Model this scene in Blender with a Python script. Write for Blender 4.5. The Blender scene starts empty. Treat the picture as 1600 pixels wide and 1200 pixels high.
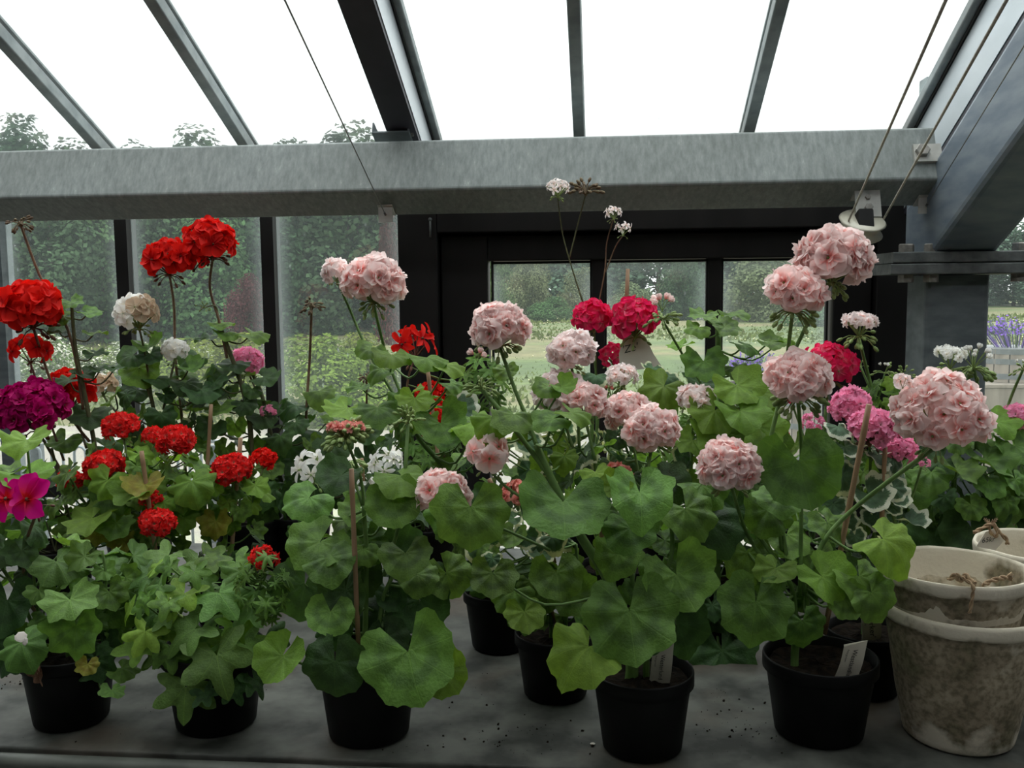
import bpy, math, random
from mathutils import Vector, Matrix, noise
V = Vector
rnd = random.Random(7)
C = bpy.context.scene.collection
S = bpy.context.scene
# ------------------------------------------------------------------ camera
FPX = 1480.0
CAM = V((0, 0, 1.40))
_p, _y, _r = math.radians(5.7), math.radians(5.5), math.radians(-0.57)
FW = V((-math.sin(_y)*math.cos(_p), math.cos(_y)*math.cos(_p), -math.sin(_p)))
_R = V((math.cos(_y), math.sin(_y), 0)); _U = _R.cross(FW)
RT = _R*math.cos(_r) + _U*math.sin(_r)
UP = -_R*math.sin(_r) + _U*math.cos(_r)
cd = bpy.data.cameras.new('camera'); cd.sensor_width = 36; cd.lens = FPX/1600*36; cd.clip_end = 400; cd.clip_start = 0.02
co = bpy.data.objects.new('camera', cd); C.objects.link(co)
co.matrix_world = Matrix(((RT.x, UP.x, -FW.x, CAM.x), (RT.y, UP.y, -FW.y, CAM.y), (RT.z, UP.z, -FW.z, CAM.z), (0, 0, 0, 1)))
S.camera = co
S.view_settings.view_transform = 'Standard'; S.view_settings.look = 'None'
S.view_settings.gamma = 1; S.view_settings.use_curve_mapping = False
S.view_settings.exposure = 1.05
# ------------------------------------------------------------------ sky (bright overcast, a little brighter overhead)
W = bpy.data.worlds.new('overcast_sky'); S.world = W; W.use_nodes = True
wn = W.node_tree.nodes; wl = W.node_tree.links; wn.clear()
tc = wn.new('ShaderNodeTexCoord'); sp = wn.new('ShaderNodeSeparateXYZ'); mr = wn.new('ShaderNodeMapRange')
mr.inputs['From Min'].default_value = 0.0; mr.inputs['From Max'].default_value = 1.0
mr.inputs['To Min'].default_value = 1.25; mr.inputs['To Max'].default_value = 2.3
bg = wn.new('ShaderNodeBackground'); bg.inputs[0].default_value = (0.97, 0.99, 1.0, 1); wo = wn.new('ShaderNodeOutputWorld')
wl.new(tc.outputs['Generated'], sp.inputs[0]); wl.new(sp.outputs['Z'], mr.inputs['Value'])
wl.new(mr.outputs[0], bg.inputs['Strength']); wl.new(bg.outputs[0], wo.inputs[0])

def ray(px, py): return FW + RT*((px-800)/FPX) - UP*((py-600)/FPX)
def PY(px, py, Y):
    d = ray(px, py); return CAM + d*(Y/d.y)
def PZ(px, py, z):
    d = ray(px, py); return CAM + d*((z-CAM.z)/d.z)
def ppm(p): return (p-CAM).dot(FW)/FPX          # metres per pixel at p

# ------------------------------------------------------------------ materials
def nodes(name):
    m = bpy.data.materials.new(name); m.use_nodes = True
    nt = m.node_tree; nt.nodes.clear()
    out = nt.nodes.new('ShaderNodeOutputMaterial')
    return m, nt, out
def N(nt, t, **kw):
    n = nt.nodes.new(t)
    for k, v in kw.items():
        if k in n.inputs: n.inputs[k].default_value = v
        else: setattr(n, k, v)
    return n
def L(nt, a, b): nt.links.new(a, b)
def ramp(nt, src, stops):
    r = nt.nodes.new('ShaderNodeValToRGB'); e = r.color_ramp.elements
    while len(e) > 1: e.remove(e[-1])
    e[0].position = stops[0][0]; e[0].color = (*stops[0][1], 1)
    for p, c in stops[1:]:
        k = e.new(p); k.color = (*c, 1)
    L(nt, src, r.inputs[0]); return r
def mixc(nt, fac, a, b, mode='MIX'):
    m = nt.nodes.new('ShaderNodeMix'); m.data_type = 'RGBA'; m.blend_type = mode
    for s, v in ((m.inputs[0], fac), (m.inputs[6], a), (m.inputs[7], b)):
        if hasattr(v, 'default_value') or hasattr(v, 'is_linked'): L(nt, v, s)
        elif isinstance(v, (int, float)): s.default_value = v
        else: s.default_value = (*v, 1) if len(v) == 3 else v
    return m.outputs[2]
def mth(nt, op, a, b=None, c=None):
    m = nt.nodes.new('ShaderNodeMath'); m.operation = op
    for i, v in enumerate((a, b, c)):
        if v is None: continue
        if isinstance(v, (int, float)): m.inputs[i].default_value = v
        else: L(nt, v, m.inputs[i])
    return m.outputs[0]
def noisy(name, c1, c2, scale=20, rough=0.6, metal=0.0, bump=0.0, stretch=(1, 1, 1), detail=6, c3=None, s3=3.0, lo=.35, hi=.65, lo3=.5, hi3=.7, spec=.5):
    m, nt, out = nodes(name)
    t = N(nt, 'ShaderNodeTexCoord'); mp = N(nt, 'ShaderNodeMapping'); mp.inputs['Scale'].default_value = stretch
    L(nt, t.outputs['Object'], mp.inputs[0])
    n = N(nt, 'ShaderNodeTexNoise', Scale=scale, Detail=detail); L(nt, mp.outputs[0], n.inputs['Vector'])
    col = ramp(nt, n.outputs[0], [(lo, c1), (hi, c2)]).outputs[0]
    if c3:
        n3 = N(nt, 'ShaderNodeTexNoise', Scale=s3, Detail=5); L(nt, t.outputs['Object'], n3.inputs['Vector'])
        f = ramp(nt, n3.outputs[0], [(lo3, (0, 0, 0)), (hi3, (1, 1, 1))]).outputs[0]
        col = mixc(nt, f, col, c3)
    b = N(nt, 'ShaderNodeBsdfPrincipled', Roughness=rough, Metallic=metal); b.inputs['Specular IOR Level'].default_value = spec
    L(nt, col, b.inputs['Base Color'])
    if bump:
        bp = N(nt, 'ShaderNodeBump', Strength=bump, Distance=0.004); L(nt, n.outputs[0], bp.inputs['Height']); L(nt, bp.outputs[0], b.inputs['Normal'])
    L(nt, b.outputs[0], out.inputs[0]); return m
def plain(name, c, rough=.6, metal=0): return noisy(name, tuple(x*.9 for x in c), tuple(min(1, x*1.1) for x in c), 30, rough, metal)

M = {}
M['galv'] = noisy('galvanised_steel', (.25, .29, .30), (.36, .40, .41), 26, .55, .25, .15, (1, 1, 1), 9, (.30, .31, .30), 2.2)
M['galvdark'] = noisy('dull_zinc_steel', (.10, .12, .13), (.17, .195, .205), 14, .6, .2, .25, (1, 1, 2.5), 8)
M['zincblue'] = noisy('weathered_zinc_box', (.16, .20, .25), (.25, .29, .33), 9, .5, .35, .1, (1, 1, 4), 8)
M['flange'] = noisy('cast_zinc_plate', (.09, .10, .10), (.16, .17, .17), 40, .7, .2, .5)
M['bolt'] = noisy('zinc_bolt', (.22, .21, .19), (.38, .36, .33), 60, .5, .4)
M['cleat'] = noisy('zinc_cleat', (.42, .41, .38), (.55, .54, .5), 30, .5, .3)
M['alu'] = noisy('mill_aluminium', (.45, .50, .54), (.60, .64, .68), 8, .3, .6, 0, (1, .3, 1))
M['purple'] = noisy('dark_rafter_paint', (.022, .02, .032), (.035, .032, .048), 12, .5)
M['timber'] = noisy('near_black_stained_timber', (.0065, .0055, .0055), (.013, .011, .011), 10, .55, 0, .1, (1, 1, .1), spec=.3)
M['seal'] = plain('rubber_seal', (.004, .004, .004), .8)
M['rail'] = plain('black_sill', (.006, .006, .006), .6)
M['bench'] = noisy('stained_zinc_bench', (.030, .032, .028), (.11, .113, .10), 16, .6, 0, .08, (1, 1, 1), 12, (.095, .068, .048), 3.4, lo3=.50, hi3=.70, spec=.3)
M['pot'] = noisy('black_plastic', (.004, .004, .004), (.007, .007, .007), 20, .5, spec=.14)
M['soil'] = noisy('dark_potting_soil', (.005, .004, .003), (.022, .015, .010), 90, .95, 0, 1, spec=.1)
M['cane'] = noisy('bamboo_cane', (.26, .15, .08), (.38, .24, .14), 30, .6, 0, 0, (1, 1, .1))
M['tag'] = noisy('pale_plastic_tag', (.50, .47, .38), (.60, .57, .47), 12, .5)
M['paper'] = noisy('card_tag', (.60, .56, .47), (.68, .64, .55), 12, .8)
M['ink'] = plain('dark_ink', (.01, .01, .012), .6)
M['twine'] = noisy('jute_twine', (.25, .16, .09), (.50, .36, .22), 120, .9, 0, .5)
M['rope'] = noisy('grey_rope', (.35, .32, .27), (.50, .47, .40), 200, .8)
M['wire'] = plain('steel_wire', (.06, .06, .06), .4, .5)
M['cream'] = noisy('cream_plastic', (.55, .52, .42), (.68, .65, .54), 10, .4)
M['stem'] = noisy('green_stem', (.09, .17, .04), (.14, .25, .06), 40, .6)
M['darkstem'] = noisy('woody_stem', (.07, .075, .03), (.12, .12, .05), 60, .7)
M['redstem'] = noisy('reddish_stalk', (.13, .07, .04), (.20, .13, .07), 60, .6)
M['bud'] = noisy('green_bud', (.14, .22, .05), (.28, .36, .12), 50, .6)
M['budred'] = noisy('reddish_bud', (.10, .03, .02), (.16, .08, .04), 50, .6)
M['dry'] = noisy('dried_umbel', (.09, .05, .03), (.16, .12, .06), 60, .8)
M['bark'] = noisy('bark', (.05, .04, .03), (.11, .09, .07), 8, .9)
M['fence'] = noisy('zinc_fence_tube', (.22, .26, .28), (.33, .37, .39), 20, .5, .3)
M['barrel'] = noisy('weathered_barrel_wood', (.12, .10, .08), (.21, .18, .145), 12, .8, 0, .2, (1, 1, .15))
M['hoop'] = plain('barrel_hoop', (.12, .13, .13), .5, .5)
M['concrete'] = noisy('interior_floor_concrete', (.12, .12, .11), (.18, .18, .165), 6, .8)
M['render'] = noisy('dark_inner_wall', (.05, .05, .05), (.08, .08, .075), 5, .9)
M['petalwhite'] = plain('fallen_petal', (.6, .55, .5), .8)
M['gravel'] = noisy('pale_gravel', (.15, .135, .11), (.26, .235, .20), 60, .95, 0, .6, c3=(.30, .33, .20), s3=1.2, lo3=.55)
M['drybrown'] = noisy('withered_leaf', (.16, .07, .045), (.30, .17, .10), 20, .8)

def clay():
    m, nt, out = nodes('mossy_whitewashed_clay')
    t = N(nt, 'ShaderNodeTexCoord')
    n1 = N(nt, 'ShaderNodeTexNoise', Scale=9, Detail=8); n2 = N(nt, 'ShaderNodeTexNoise', Scale=120, Detail=6); n4 = N(nt, 'ShaderNodeTexNoise', Scale=14, Detail=6)
    for n in (n1, n2, n4): L(nt, t.outputs['Object'], n.inputs['Vector'])
    base = ramp(nt, n1.outputs[0], [(.32, (.13, .135, .065)), (.45, (.25, .205, .14)), (.58, (.38, .32, .23)), (.72, (.50, .42, .30))]).outputs[0]
    base = mixc(nt, 1.0, base, ramp(nt, n2.outputs[0], [(.35, (.55, .55, .5)), (.6, (1.1, 1.1, 1.1))]).outputs[0], 'MULTIPLY')
    # whitewash left on the rim and foot: vertex attribute 'wash'
    a = N(nt, 'ShaderNodeAttribute'); a.attribute_name = 'wash'
    f = mth(nt, 'ADD', a.outputs['Fac'], mth(nt, 'MULTIPLY', mth(nt, 'SUBTRACT', n4.outputs[0], .5), 1.6))
    f = ramp(nt, f, [(.42, (0, 0, 0)), (.58, (1, 1, 1))]).outputs[0]
    col = mixc(nt, f, base, (.64, .585, .47))
    b = N(nt, 'ShaderNodeBsdfPrincipled', Roughness=.9); L(nt, col, b.inputs['Base Color'])
    bp = N(nt, 'ShaderNodeBump', Strength=.5, Distance=.002); L(nt, n2.outputs[0], bp.inputs['Height']); L(nt, bp.outputs[0], b.inputs['Normal'])
    L(nt, b.outputs[0], out.inputs[0]); return m
M['clay'] = clay()

def beam_mat():
    m, nt, out = nodes('galvanised_purlin')
    t = N(nt, 'ShaderNodeTexCoord')
    mp = N(nt, 'ShaderNodeMapping'); mp.inputs['Rotation'].default_value = (0, .5, 0); mp.inputs['Scale'].default_value = (2.2, 1, .6)
    L(nt, t.outputs['Object'], mp.inputs[0])
    v = N(nt, 'ShaderNodeTexNoise', Scale=42, Detail=9, Roughness=.7); L(nt, mp.outputs[0], v.inputs['Vector'])
    n = N(nt, 'ShaderNodeTexNoise', Scale=3.2, Detail=6); L(nt, t.outputs['Object'], n.inputs['Vector'])
    a = ramp(nt, v.outputs[0], [(.36, (.18, .20, .197)), (.52, (.235, .26, .256)), (.64, (.28, .305, .30)), (.72, (.43, .455, .45))]).outputs[0]
    b_ = ramp(nt, n.outputs[0], [(.3, (.86, .86, .84)), (.7, (1.08, 1.08, 1.08))]).outputs[0]
    col = mixc(nt, 1.0, a, b_, 'MULTIPLY')
    b = N(nt, 'ShaderNodeBsdfPrincipled', Roughness=.6, Metallic=.15); L(nt, col, b.inputs['Base Color']); L(nt, b.outputs[0], out.inputs[0])
    return m
M['beam'] = beam_mat()

def glass_mat(name, dirt, edge=0, tint=(.95, .97, .955)):
    m, nt, out = nodes(name)
    t = N(nt, 'ShaderNodeTexCoord')
    n = N(nt, 'ShaderNodeTexNoise', Scale=2.2, Detail=6); L(nt, t.outputs['Object'], n.inputs['Vector'])
    mp = N(nt, 'ShaderNodeMapping'); mp.inputs['Scale'].default_value = (1, 1, .45); L(nt, t.outputs['Object'], mp.inputs[0])
    v = N(nt, 'ShaderNodeTexVoronoi', Scale=26); L(nt, mp.outputs[0], v.inputs['Vector'])
    spots = ramp(nt, v.outputs['Distance'], [(.05, (.5, .5, .5)), (.10, (0, 0, 0))]).outputs[0]
    nn = N(nt, 'ShaderNodeTexNoise', Scale=6, Detail=2); L(nt, t.outputs['Object'], nn.inputs['Vector'])
    sm = ramp(nt, nn.outputs[0], [(.52, (0, 0, 0)), (.6, (1, 1, 1))]).outputs[0]
    f = mth(nt, 'MULTIPLY', n.outputs[0], dirt*2)
    f = mth(nt, 'ADD', f, mth(nt, 'MULTIPLY', mth(nt, 'MULTIPLY', spots, sm), .5))
    if edge:   # dirt collects along the edges of every pane: vertex attribute 'rim' rises towards the frame
        a = N(nt, 'ShaderNodeAttribute'); a.attribute_name = 'rim'
        f = mth(nt, 'ADD', f, mth(nt, 'MULTIPLY', mth(nt, 'POWER', a.outputs['Fac'], 3), edge))
    tr = N(nt, 'ShaderNodeBsdfTransparent'); tr.inputs[0].default_value = (*tint, 1)
    d1 = N(nt, 'ShaderNodeBsdfDiffuse'); d1.inputs[0].default_value = (.62, .7, .7, 1)
    d2 = N(nt, 'ShaderNodeBsdfTranslucent'); d2.inputs[0].default_value = (.62, .7, .7, 1)
    dm = N(nt, 'ShaderNodeMixShader'); dm.inputs[0].default_value = .6; L(nt, d1.outputs[0], dm.inputs[1]); L(nt, d2.outputs[0], dm.inputs[2])
    mx = N(nt, 'ShaderNodeMixShader'); L(nt, f, mx.inputs[0]); L(nt, tr.outputs[0], mx.inputs[1]); L(nt, dm.outputs[0], mx.inputs[2])
    gl = N(nt, 'ShaderNodeBsdfGlossy', Roughness=.03)
    fr = N(nt, 'ShaderNodeFresnel', IOR=1.45)
    m2 = N(nt, 'ShaderNodeMixShader'); L(nt, mth(nt, 'MULTIPLY', fr.outputs[0], .6), m2.inputs[0]); L(nt, mx.outputs[0], m2.inputs[1]); L(nt, gl.outputs[0], m2.inputs[2])
    L(nt, m2.outputs[0], out.inputs[0]); return m
M['glass'] = glass_mat('dusty_window_glass', .055, .3)
M['roofglass'] = glass_mat('dusty_roof_glass', .05, 0)

def leafmat(name, c, dark=None, margin=None, mw=.78, zone=.55, trans=.28, vein=(1.35, 1.3, 1.2), sat=1):
    m, nt, out = nodes(name)
    uv = N(nt, 'ShaderNodeUVMap'); uv.uv_map = 'UVMap'
    s = N(nt, 'ShaderNodeSeparateXYZ'); L(nt, uv.outputs[0], s.inputs[0])
    t = N(nt, 'ShaderNodeTexCoord'); oi = N(nt, 'ShaderNodeObjectInfo')
    n = N(nt, 'ShaderNodeTexNoise', Scale=3.5, Detail=5); L(nt, t.outputs['Object'], n.inputs['Vector'])
    n2 = N(nt, 'ShaderNodeTexNoise', Scale=14, Detail=5); L(nt, t.outputs['Object'], n2.inputs['Vector'])
    col = ramp(nt, n.outputs[0], [(.3, tuple(x*.78 for x in c)), (.7, tuple(x*1.15 for x in c))]).outputs[0]
    rr = mth(nt, 'ADD', s.outputs['Y'], mth(nt, 'MULTIPLY', mth(nt, 'SUBTRACT', n2.outputs[0], .5), .25))
    if dark:
        d = mth(nt, 'ABSOLUTE', mth(nt, 'SUBTRACT', rr, zone))
        f = ramp(nt, d, [(.06, (1, 1, 1)), (.2, (0, 0, 0))]).outputs[0]
        col = mixc(nt, mth(nt, 'MULTIPLY', f, .55), col, dark)
    # palmate veins: paler thin lines running from the petiole to the lobes
    fx = mth(nt, 'ABSOLUTE', mth(nt, 'SUBTRACT', mth(nt, 'FRACT', mth(nt, 'MULTIPLY', s.outputs['X'], 7)), .5))
    wv = mth(nt, 'MULTIPLY', fx, s.outputs['Y'])
    vf = ramp(nt, wv, [(.008, (1, 1, 1)), (.022, (0, 0, 0))]).outputs[0]
    col = mixc(nt, mth(nt, 'MULTIPLY', vf, .5), col, mixc(nt, 1.0, col, tuple(vein), 'MULTIPLY'))
    if margin:
        f = ramp(nt, rr, [(mw-.03, (0, 0, 0)), (mw+.03, (1, 1, 1))]).outputs[0]
        col = mixc(nt, f, col, margin)
    hsv = N(nt, 'ShaderNodeHueSaturation', Saturation=sat)
    L(nt, mth(nt, 'ADD', mth(nt, 'MULTIPLY', oi.outputs['Random'], .022), .490), hsv.inputs['Hue'])
    L(nt, mth(nt, 'ADD', mth(nt, 'MULTIPLY', mth(nt, 'FRACT', mth(nt, 'MULTIPLY', oi.outputs['Random'], 17.3)), .55), .75), hsv.inputs['Value'])
    L(nt, col, hsv.inputs['Color'])
    b = N(nt, 'ShaderNodeBsdfPrincipled', Roughness=.5); b.inputs['Specular IOR Level'].default_value = .22
    L(nt, hsv.outputs[0], b.inputs['Base Color'])
    bp = N(nt, 'ShaderNodeBump', Strength=.22, Distance=.02); L(nt, mth(nt, 'ADD', n2.outputs[0], mth(nt, 'MULTIPLY', vf, -.3)), bp.inputs['Height']); L(nt, bp.outputs[0], b.inputs['Normal'])
    tl = N(nt, 'ShaderNodeBsdfTranslucent'); L(nt, mixc(nt, 1.0, hsv.outputs[0], (1.5, 1.5, .7), 'MULTIPLY'), tl.inputs[0])
    mx = N(nt, 'ShaderNodeMixShader'); mx.inputs[0].default_value = trans
    L(nt, b.outputs[0], mx.inputs[1]); L(nt, tl.outputs[0], mx.inputs[2]); L(nt, mx.outputs[0], out.inputs[0]); return m
LM = {
 'z': leafmat('leaf_zonal_green', (.115, .215, .042), (.045, .085, .024)),
 'b': leafmat('leaf_bright_green', (.175, .30, .045), None, trans=.38),
 'd': leafmat('leaf_dark_green', (.045, .095, .03), (.022, .045, .017)),
 'i': leafmat('leaf_ivy_green', (.098, .19, .042), None, vein=(1.6, 1.6, 1.3)),
 'v': leafmat('leaf_cream_edged', (.06, .13, .05), (.035, .07, .03), (.55, .57, .38), .80),
 'w': leafmat('leaf_silver_edged', (.08, .15, .08), (.05, .09, .05), (.60, .63, .53), .80),
 'y': leafmat('leaf_yellowing', (.26, .26, .035), (.2, .14, .02)),
}
def petalmat(name, edge, mid, trans=.35, rough=.6, streak=0):
    m, nt, out = nodes(name)
    uv = N(nt, 'ShaderNodeUVMap'); uv.uv_map = 'UVMap'
    s = N(nt, 'ShaderNodeSeparateXYZ'); L(nt, uv.outputs[0], s.inputs[0])
    oi = N(nt, 'ShaderNodeObjectInfo'); t = N(nt, 'ShaderNodeTexCoord')
    n = N(nt, 'ShaderNodeTexNoise', Scale=3, Detail=4); L(nt, t.outputs['Object'], n.inputs['Vector'])
    rr = mth(nt, 'ADD', s.outputs['Y'], mth(nt, 'MULTIPLY', mth(nt, 'SUBTRACT', n.outputs[0], .5), .5))
    col = ramp(nt, rr, [(.10, mid), (.60, edge)]).outputs[0]
    if streak:
        w = N(nt, 'ShaderNodeTexWave', Scale=streak, Distortion=2); L(nt, uv.outputs[0], w.inputs[0])
        col = mixc(nt, mth(nt, 'MULTIPLY', w.outputs['Fac'], .25), col, mid)
    hsv = N(nt, 'ShaderNodeHueSaturation')
    L(nt, mth(nt, 'ADD', mth(nt, 'MULTIPLY', oi.outputs['Random'], .2), .9), hsv.inputs['Value']); L(nt, col, hsv.inputs['Color'])
    b = N(nt, 'ShaderNodeBsdfPrincipled', Roughness=rough); b.inputs['Specular IOR Level'].default_value = .2
    L(nt, hsv.outputs[0], b.inputs['Base Color'])
    tl = N(nt, 'ShaderNodeBsdfTranslucent'); L(nt, hsv.outputs[0], tl.inputs[0])
    mx = N(nt, 'ShaderNodeMixShader'); mx.inputs[0].default_value = trans
    L(nt, b.outputs[0], mx.inputs[1]); L(nt, tl.outputs[0], mx.inputs[2]); L(nt, mx.outputs[0], out.inputs[0]); return m
PM = {
 'blush': petalmat('petal_blush', (.98, .83, .81), (.95, .46, .42), .6),
 'pale': petalmat('petal_pale_pink', (.98, .89, .88), (.95, .70, .65), .6),
 'white': petalmat('petal_white', (.95, .94, .92), (.88, .83, .74), .55),
 'brown': petalmat('petal_faded', (.66, .50, .36), (.75, .66, .52)),
 'red': petalmat('petal_scarlet', (.80, .014, .008), (.55, .006, .01)),
 'redp': petalmat('petal_coral_red', (.80, .022, .02), (.78, .25, .22)),
 'hot': petalmat('petal_hot_pink', (.88, .022, .14), (.82, .20, .30), .45),
 'mpink': petalmat('petal_candy_pink', (.92, .36, .56), (.90, .58, .68), .45),
 'magenta': petalmat('petal_magenta', (.52, .002, .16), (.35, .002, .05)),
 'salmon': petalmat('petal_salmon', (.82, .36, .31), (.78, .13, .11)),
 'mag1': petalmat('petal_magenta_red_eye', (.70, .002, .24), (.68, .01, .02)),
}
# ------------------------------------------------------------------ mesh builder
class MB:
    def __init__(s): s.v = []; s.f = []; s.uv = None; s.att = {}
    def box(s, c, sx, sy, sz, ax=None, bev=0.0):
        """box centred at c; ax = (X,Y,Z) unit axes; chamfered along its long edges when bev"""
        X, Y, Z = ax or (V((1, 0, 0)), V((0, 1, 0)), V((0, 0, 1))); c = V(c)
        if not bev:
            b = len(s.v)
            for i in (-1, 1):
                for j in (-1, 1):
                    for k in (-1, 1): s.v.append(c + X*(i*sx/2) + Y*(j*sy/2) + Z*(k*sz/2))
            s.f += [tuple(b+q for q in f) for f in ((0, 1, 3, 2), (4, 6, 7, 5), (0, 4, 5, 1), (2, 3, 7, 6), (0, 2, 6, 4), (1, 5, 7, 3))]
            return s
        # profile in the two shorter axes
        d = sorted([(sx, 0), (sy, 1), (sz, 2)]); long = d[2][1]; A = (X, Y, Z); H = (sx/2, sy/2, sz/2)
        a, bb = [i for i in (0, 1, 2) if i != long]
        ring = []
        for cx, cy, st in ((1, 1, 0), (-1, 1, 1), (-1, -1, 2), (1, -1, 3)):
            for q in range(4):
                an = math.pi/2*(st + q/3)
                ring.append((cx*(H[a]-bev) + bev*math.cos(an), cy*(H[bb]-bev) + bev*math.sin(an)))
        n = len(ring); b0 = len(s.v)
        for e in (-1, 1):
            for u, w in ring: s.v.append(c + A[long]*(e*H[long]) + A[a]*u + A[bb]*w)
        for i in range(n): s.f.append((b0+i, b0+(i+1) % n, b0+n+(i+1) % n, b0+n+i))
        s.f.append(tuple(b0+i for i in range(n))[::-1]); s.f.append(tuple(b0+n+i for i in range(n)))
        return s
    def tube(s, pts, r, seg=6, caps=True):
        pts = [V(p) for p in pts]; n = len(pts)
        rr = r if isinstance(r, (list, tuple)) else [r]*n
        if len(rr) == 2 and n != 2: rr = [rr[0] + (rr[1]-rr[0])*i/(n-1) for i in range(n)]
        b = len(s.v); pu = None
        for i, p in enumerate(pts):
            t = (pts[min(i+1, n-1)] - pts[max(i-1, 0)])
            t = t.normalized() if t.length > 1e-9 else V((0, 0, 1))
            if pu is None:
                a = V((1, 0, 0)) if abs(t.x) < .8 else V((0, 1, 0)); u = t.cross(a).normalized()
            else: u = (pu - t*pu.dot(t)); u = u.normalized() if u.length > 1e-9 else t.orthogonal().normalized()
            pu = u; w = t.cross(u)
            for k in range(seg):
                an = 2*math.pi*k/seg; s.v.append(p + (u*math.cos(an) + w*math.sin(an))*rr[i])
        for i in range(n-1):
            for k in range(seg):
                s.f.append((b+i*seg+k, b+i*seg+(k+1) % seg, b+(i+1)*seg+(k+1) % seg, b+(i+1)*seg+k))
        if caps:
            s.f.append(tuple(b+k for k in range(seg))[::-1]); s.f.append(tuple(b+(n-1)*seg+k for k in range(seg)))
        return s
    def lathe(s, prof, c=(0, 0, 0), seg=32, ax=None, att=None):
        X, Y, Z = ax or (V((1, 0, 0)), V((0, 1, 0)), V((0, 0, 1))); c = V(c); b = len(s.v)
        for j, pr in enumerate(prof):
            for k in range(seg):
                an = 2*math.pi*k/seg
                if att: s.att[len(s.v)] = pr[2]
                s.v.append(c + X*(pr[0]*math.cos(an)) + Y*(pr[0]*math.sin(an)) + Z*pr[1])
        for j in range(len(prof)-1):
            for k in range(seg): s.f.append((b+j*seg+k, b+j*seg+(k+1) % seg, b+(j+1)*seg+(k+1) % seg, b+(j+1)*seg+k))
        if prof[0][0] > 1e-5: s.f.append(tuple(b+k for k in range(seg))[::-1])
        if prof[-1][0] > 1e-5: s.f.append(tuple(b+(len(prof)-1)*seg+k for k in range(seg)))
        return s
    def ell(s, c, r, h, ax=V((0, 0, 1)), seg=6, rings=4):
        Z = ax.normalized(); X = Z.orthogonal().normalized(); Y = Z.cross(X)
        pr = [(max(1e-6, r*math.sin(math.pi*i/rings)), -h*math.cos(math.pi*i/rings)) for i in range(rings+1)]
        return s.lathe(pr, c, seg, (X, Y, Z))
    def quad(s, a, b, c, d):
        n = len(s.v); s.v += [V(a), V(b), V(c), V(d)]; s.f.append((n, n+1, n+2, n+3)); return s
    def mesh(s, name, mat, smooth=False, org=V((0, 0, 0)), attn=None):
        me = bpy.data.meshes.new(name); me.from_pydata([tuple(v-org) for v in s.v], [], s.f)
        if mat: me.materials.append(mat)
        if smooth: me.shade_smooth()
        if attn:
            a = me.attributes.new(attn, 'FLOAT', 'POINT')
            for i, x in s.att.items(): a.data[i].value = x
        return me
    def build(s, name, mat, parent=None, smooth=False, org=None, attn=None, **kw):
        """one mesh object; a child is placed relative to its parent's base"""
        po = wloc(parent) if parent else V((0, 0, 0))
        if org is None:
            org = V((sum(v.x for v in s.v), sum(v.y for v in s.v), sum(v.z for v in s.v)))/len(s.v)
        o = bpy.data.objects.new(name, s.mesh(name, mat, smooth, org, attn)); C.objects.link(o)
        o.location = org - po
        if parent: o.parent = parent
        WL[o.name] = org.copy()
        for k, v in kw.items(): o[k] = v
        return o
def text_mesh(cu, name, parent, mtx, mat):
    tmp = bpy.data.objects.new('tmp_text', cu); me = bpy.data.meshes.new_from_object(tmp); bpy.data.objects.remove(tmp); me.materials.clear(); me.materials.append(mat)
    o = bpy.data.objects.new(name, me); C.objects.link(o); o.parent = parent; o.matrix_basis = mtx; WL[o.name] = wloc(parent).copy(); return o
WL = {}
def wloc(o): return WL[o.name]
def thing(name, loc, label, cat, group=None, kind=None):
    o = bpy.data.objects.new(name, None); C.objects.link(o); o.location = loc; WL[o.name] = V(loc)
    o.empty_display_size = .05
    if label: o['label'] = label
    if cat: o['category'] = cat
    if group: o['group'] = group
    if kind: o['kind'] = kind
    return o
def inst(name, me, mtx, parent, mat=None):
    """an object sharing mesh data, with its own material slot"""
    o = bpy.data.objects.new(name, me); C.objects.link(o)
    loc = mtx.translation.copy(); WL[o.name] = loc
    o.parent = parent
    o.matrix_basis = Matrix.Translation(-wloc(parent)) @ mtx
    if mat: o.material_slots[0].link = 'OBJECT'; o.material_slots[0].material = mat
    return o
def inst_in(name, me, mtx, head, mat=None): return inst(name, me, mtx, head, mat)
def axes_m(loc, X, Y, Z, s=1.0, sy=None, sz=None):
    sy = s if sy is None else sy; sz = s if sz is None else sz
    return Matrix(((X.x*s, Y.x*sy, Z.x*sz, loc.x), (X.y*s, Y.y*sy, Z.y*sz, loc.y), (X.z*s, Y.z*sy, Z.z*sz, loc.z), (0, 0, 0, 1)))
def struct(o, kind='structure'): o['kind'] = kind; return o

# ------------------------------------------------------------------ the building
SL = math.radians(24.4)
D = V((0, -math.cos(SL), math.sin(SL)))          # up the roof slope, towards the house
NR = V((0, math.sin(SL), math.cos(SL)))           # roof normal
XA = V((1, 0, 0))
BENCH = 0.75
YW = 2.75                                        # glazed wall
ZG, YG = 1.955, 2.35                              # a point of the roof glass
def roof_z(y): return ZG + (YG-y)*math.tan(SL)
def PG(px, py, off=0):
    d = ray(px, py); p0 = V((0, YG, ZG)) + NR*off
    return CAM + d*((p0-CAM).dot(NR)/d.dot(NR))
def slope_box(mb, x, w, off_lo, off_hi, y0, y1, bev=0):
    """bar along the slope at x; off = height above the glass plane, from y0 (far) to y1 (near the house)"""
    a = V((x, y0, roof_z(y0))); b = V((x, y1, roof_z(y1))); m_ = (a+b)/2 + NR*((off_lo+off_hi)/2)
    return mb.box(m_, w, (b-a).length, off_hi-off_lo, (XA, -D, NR), bev)

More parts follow.
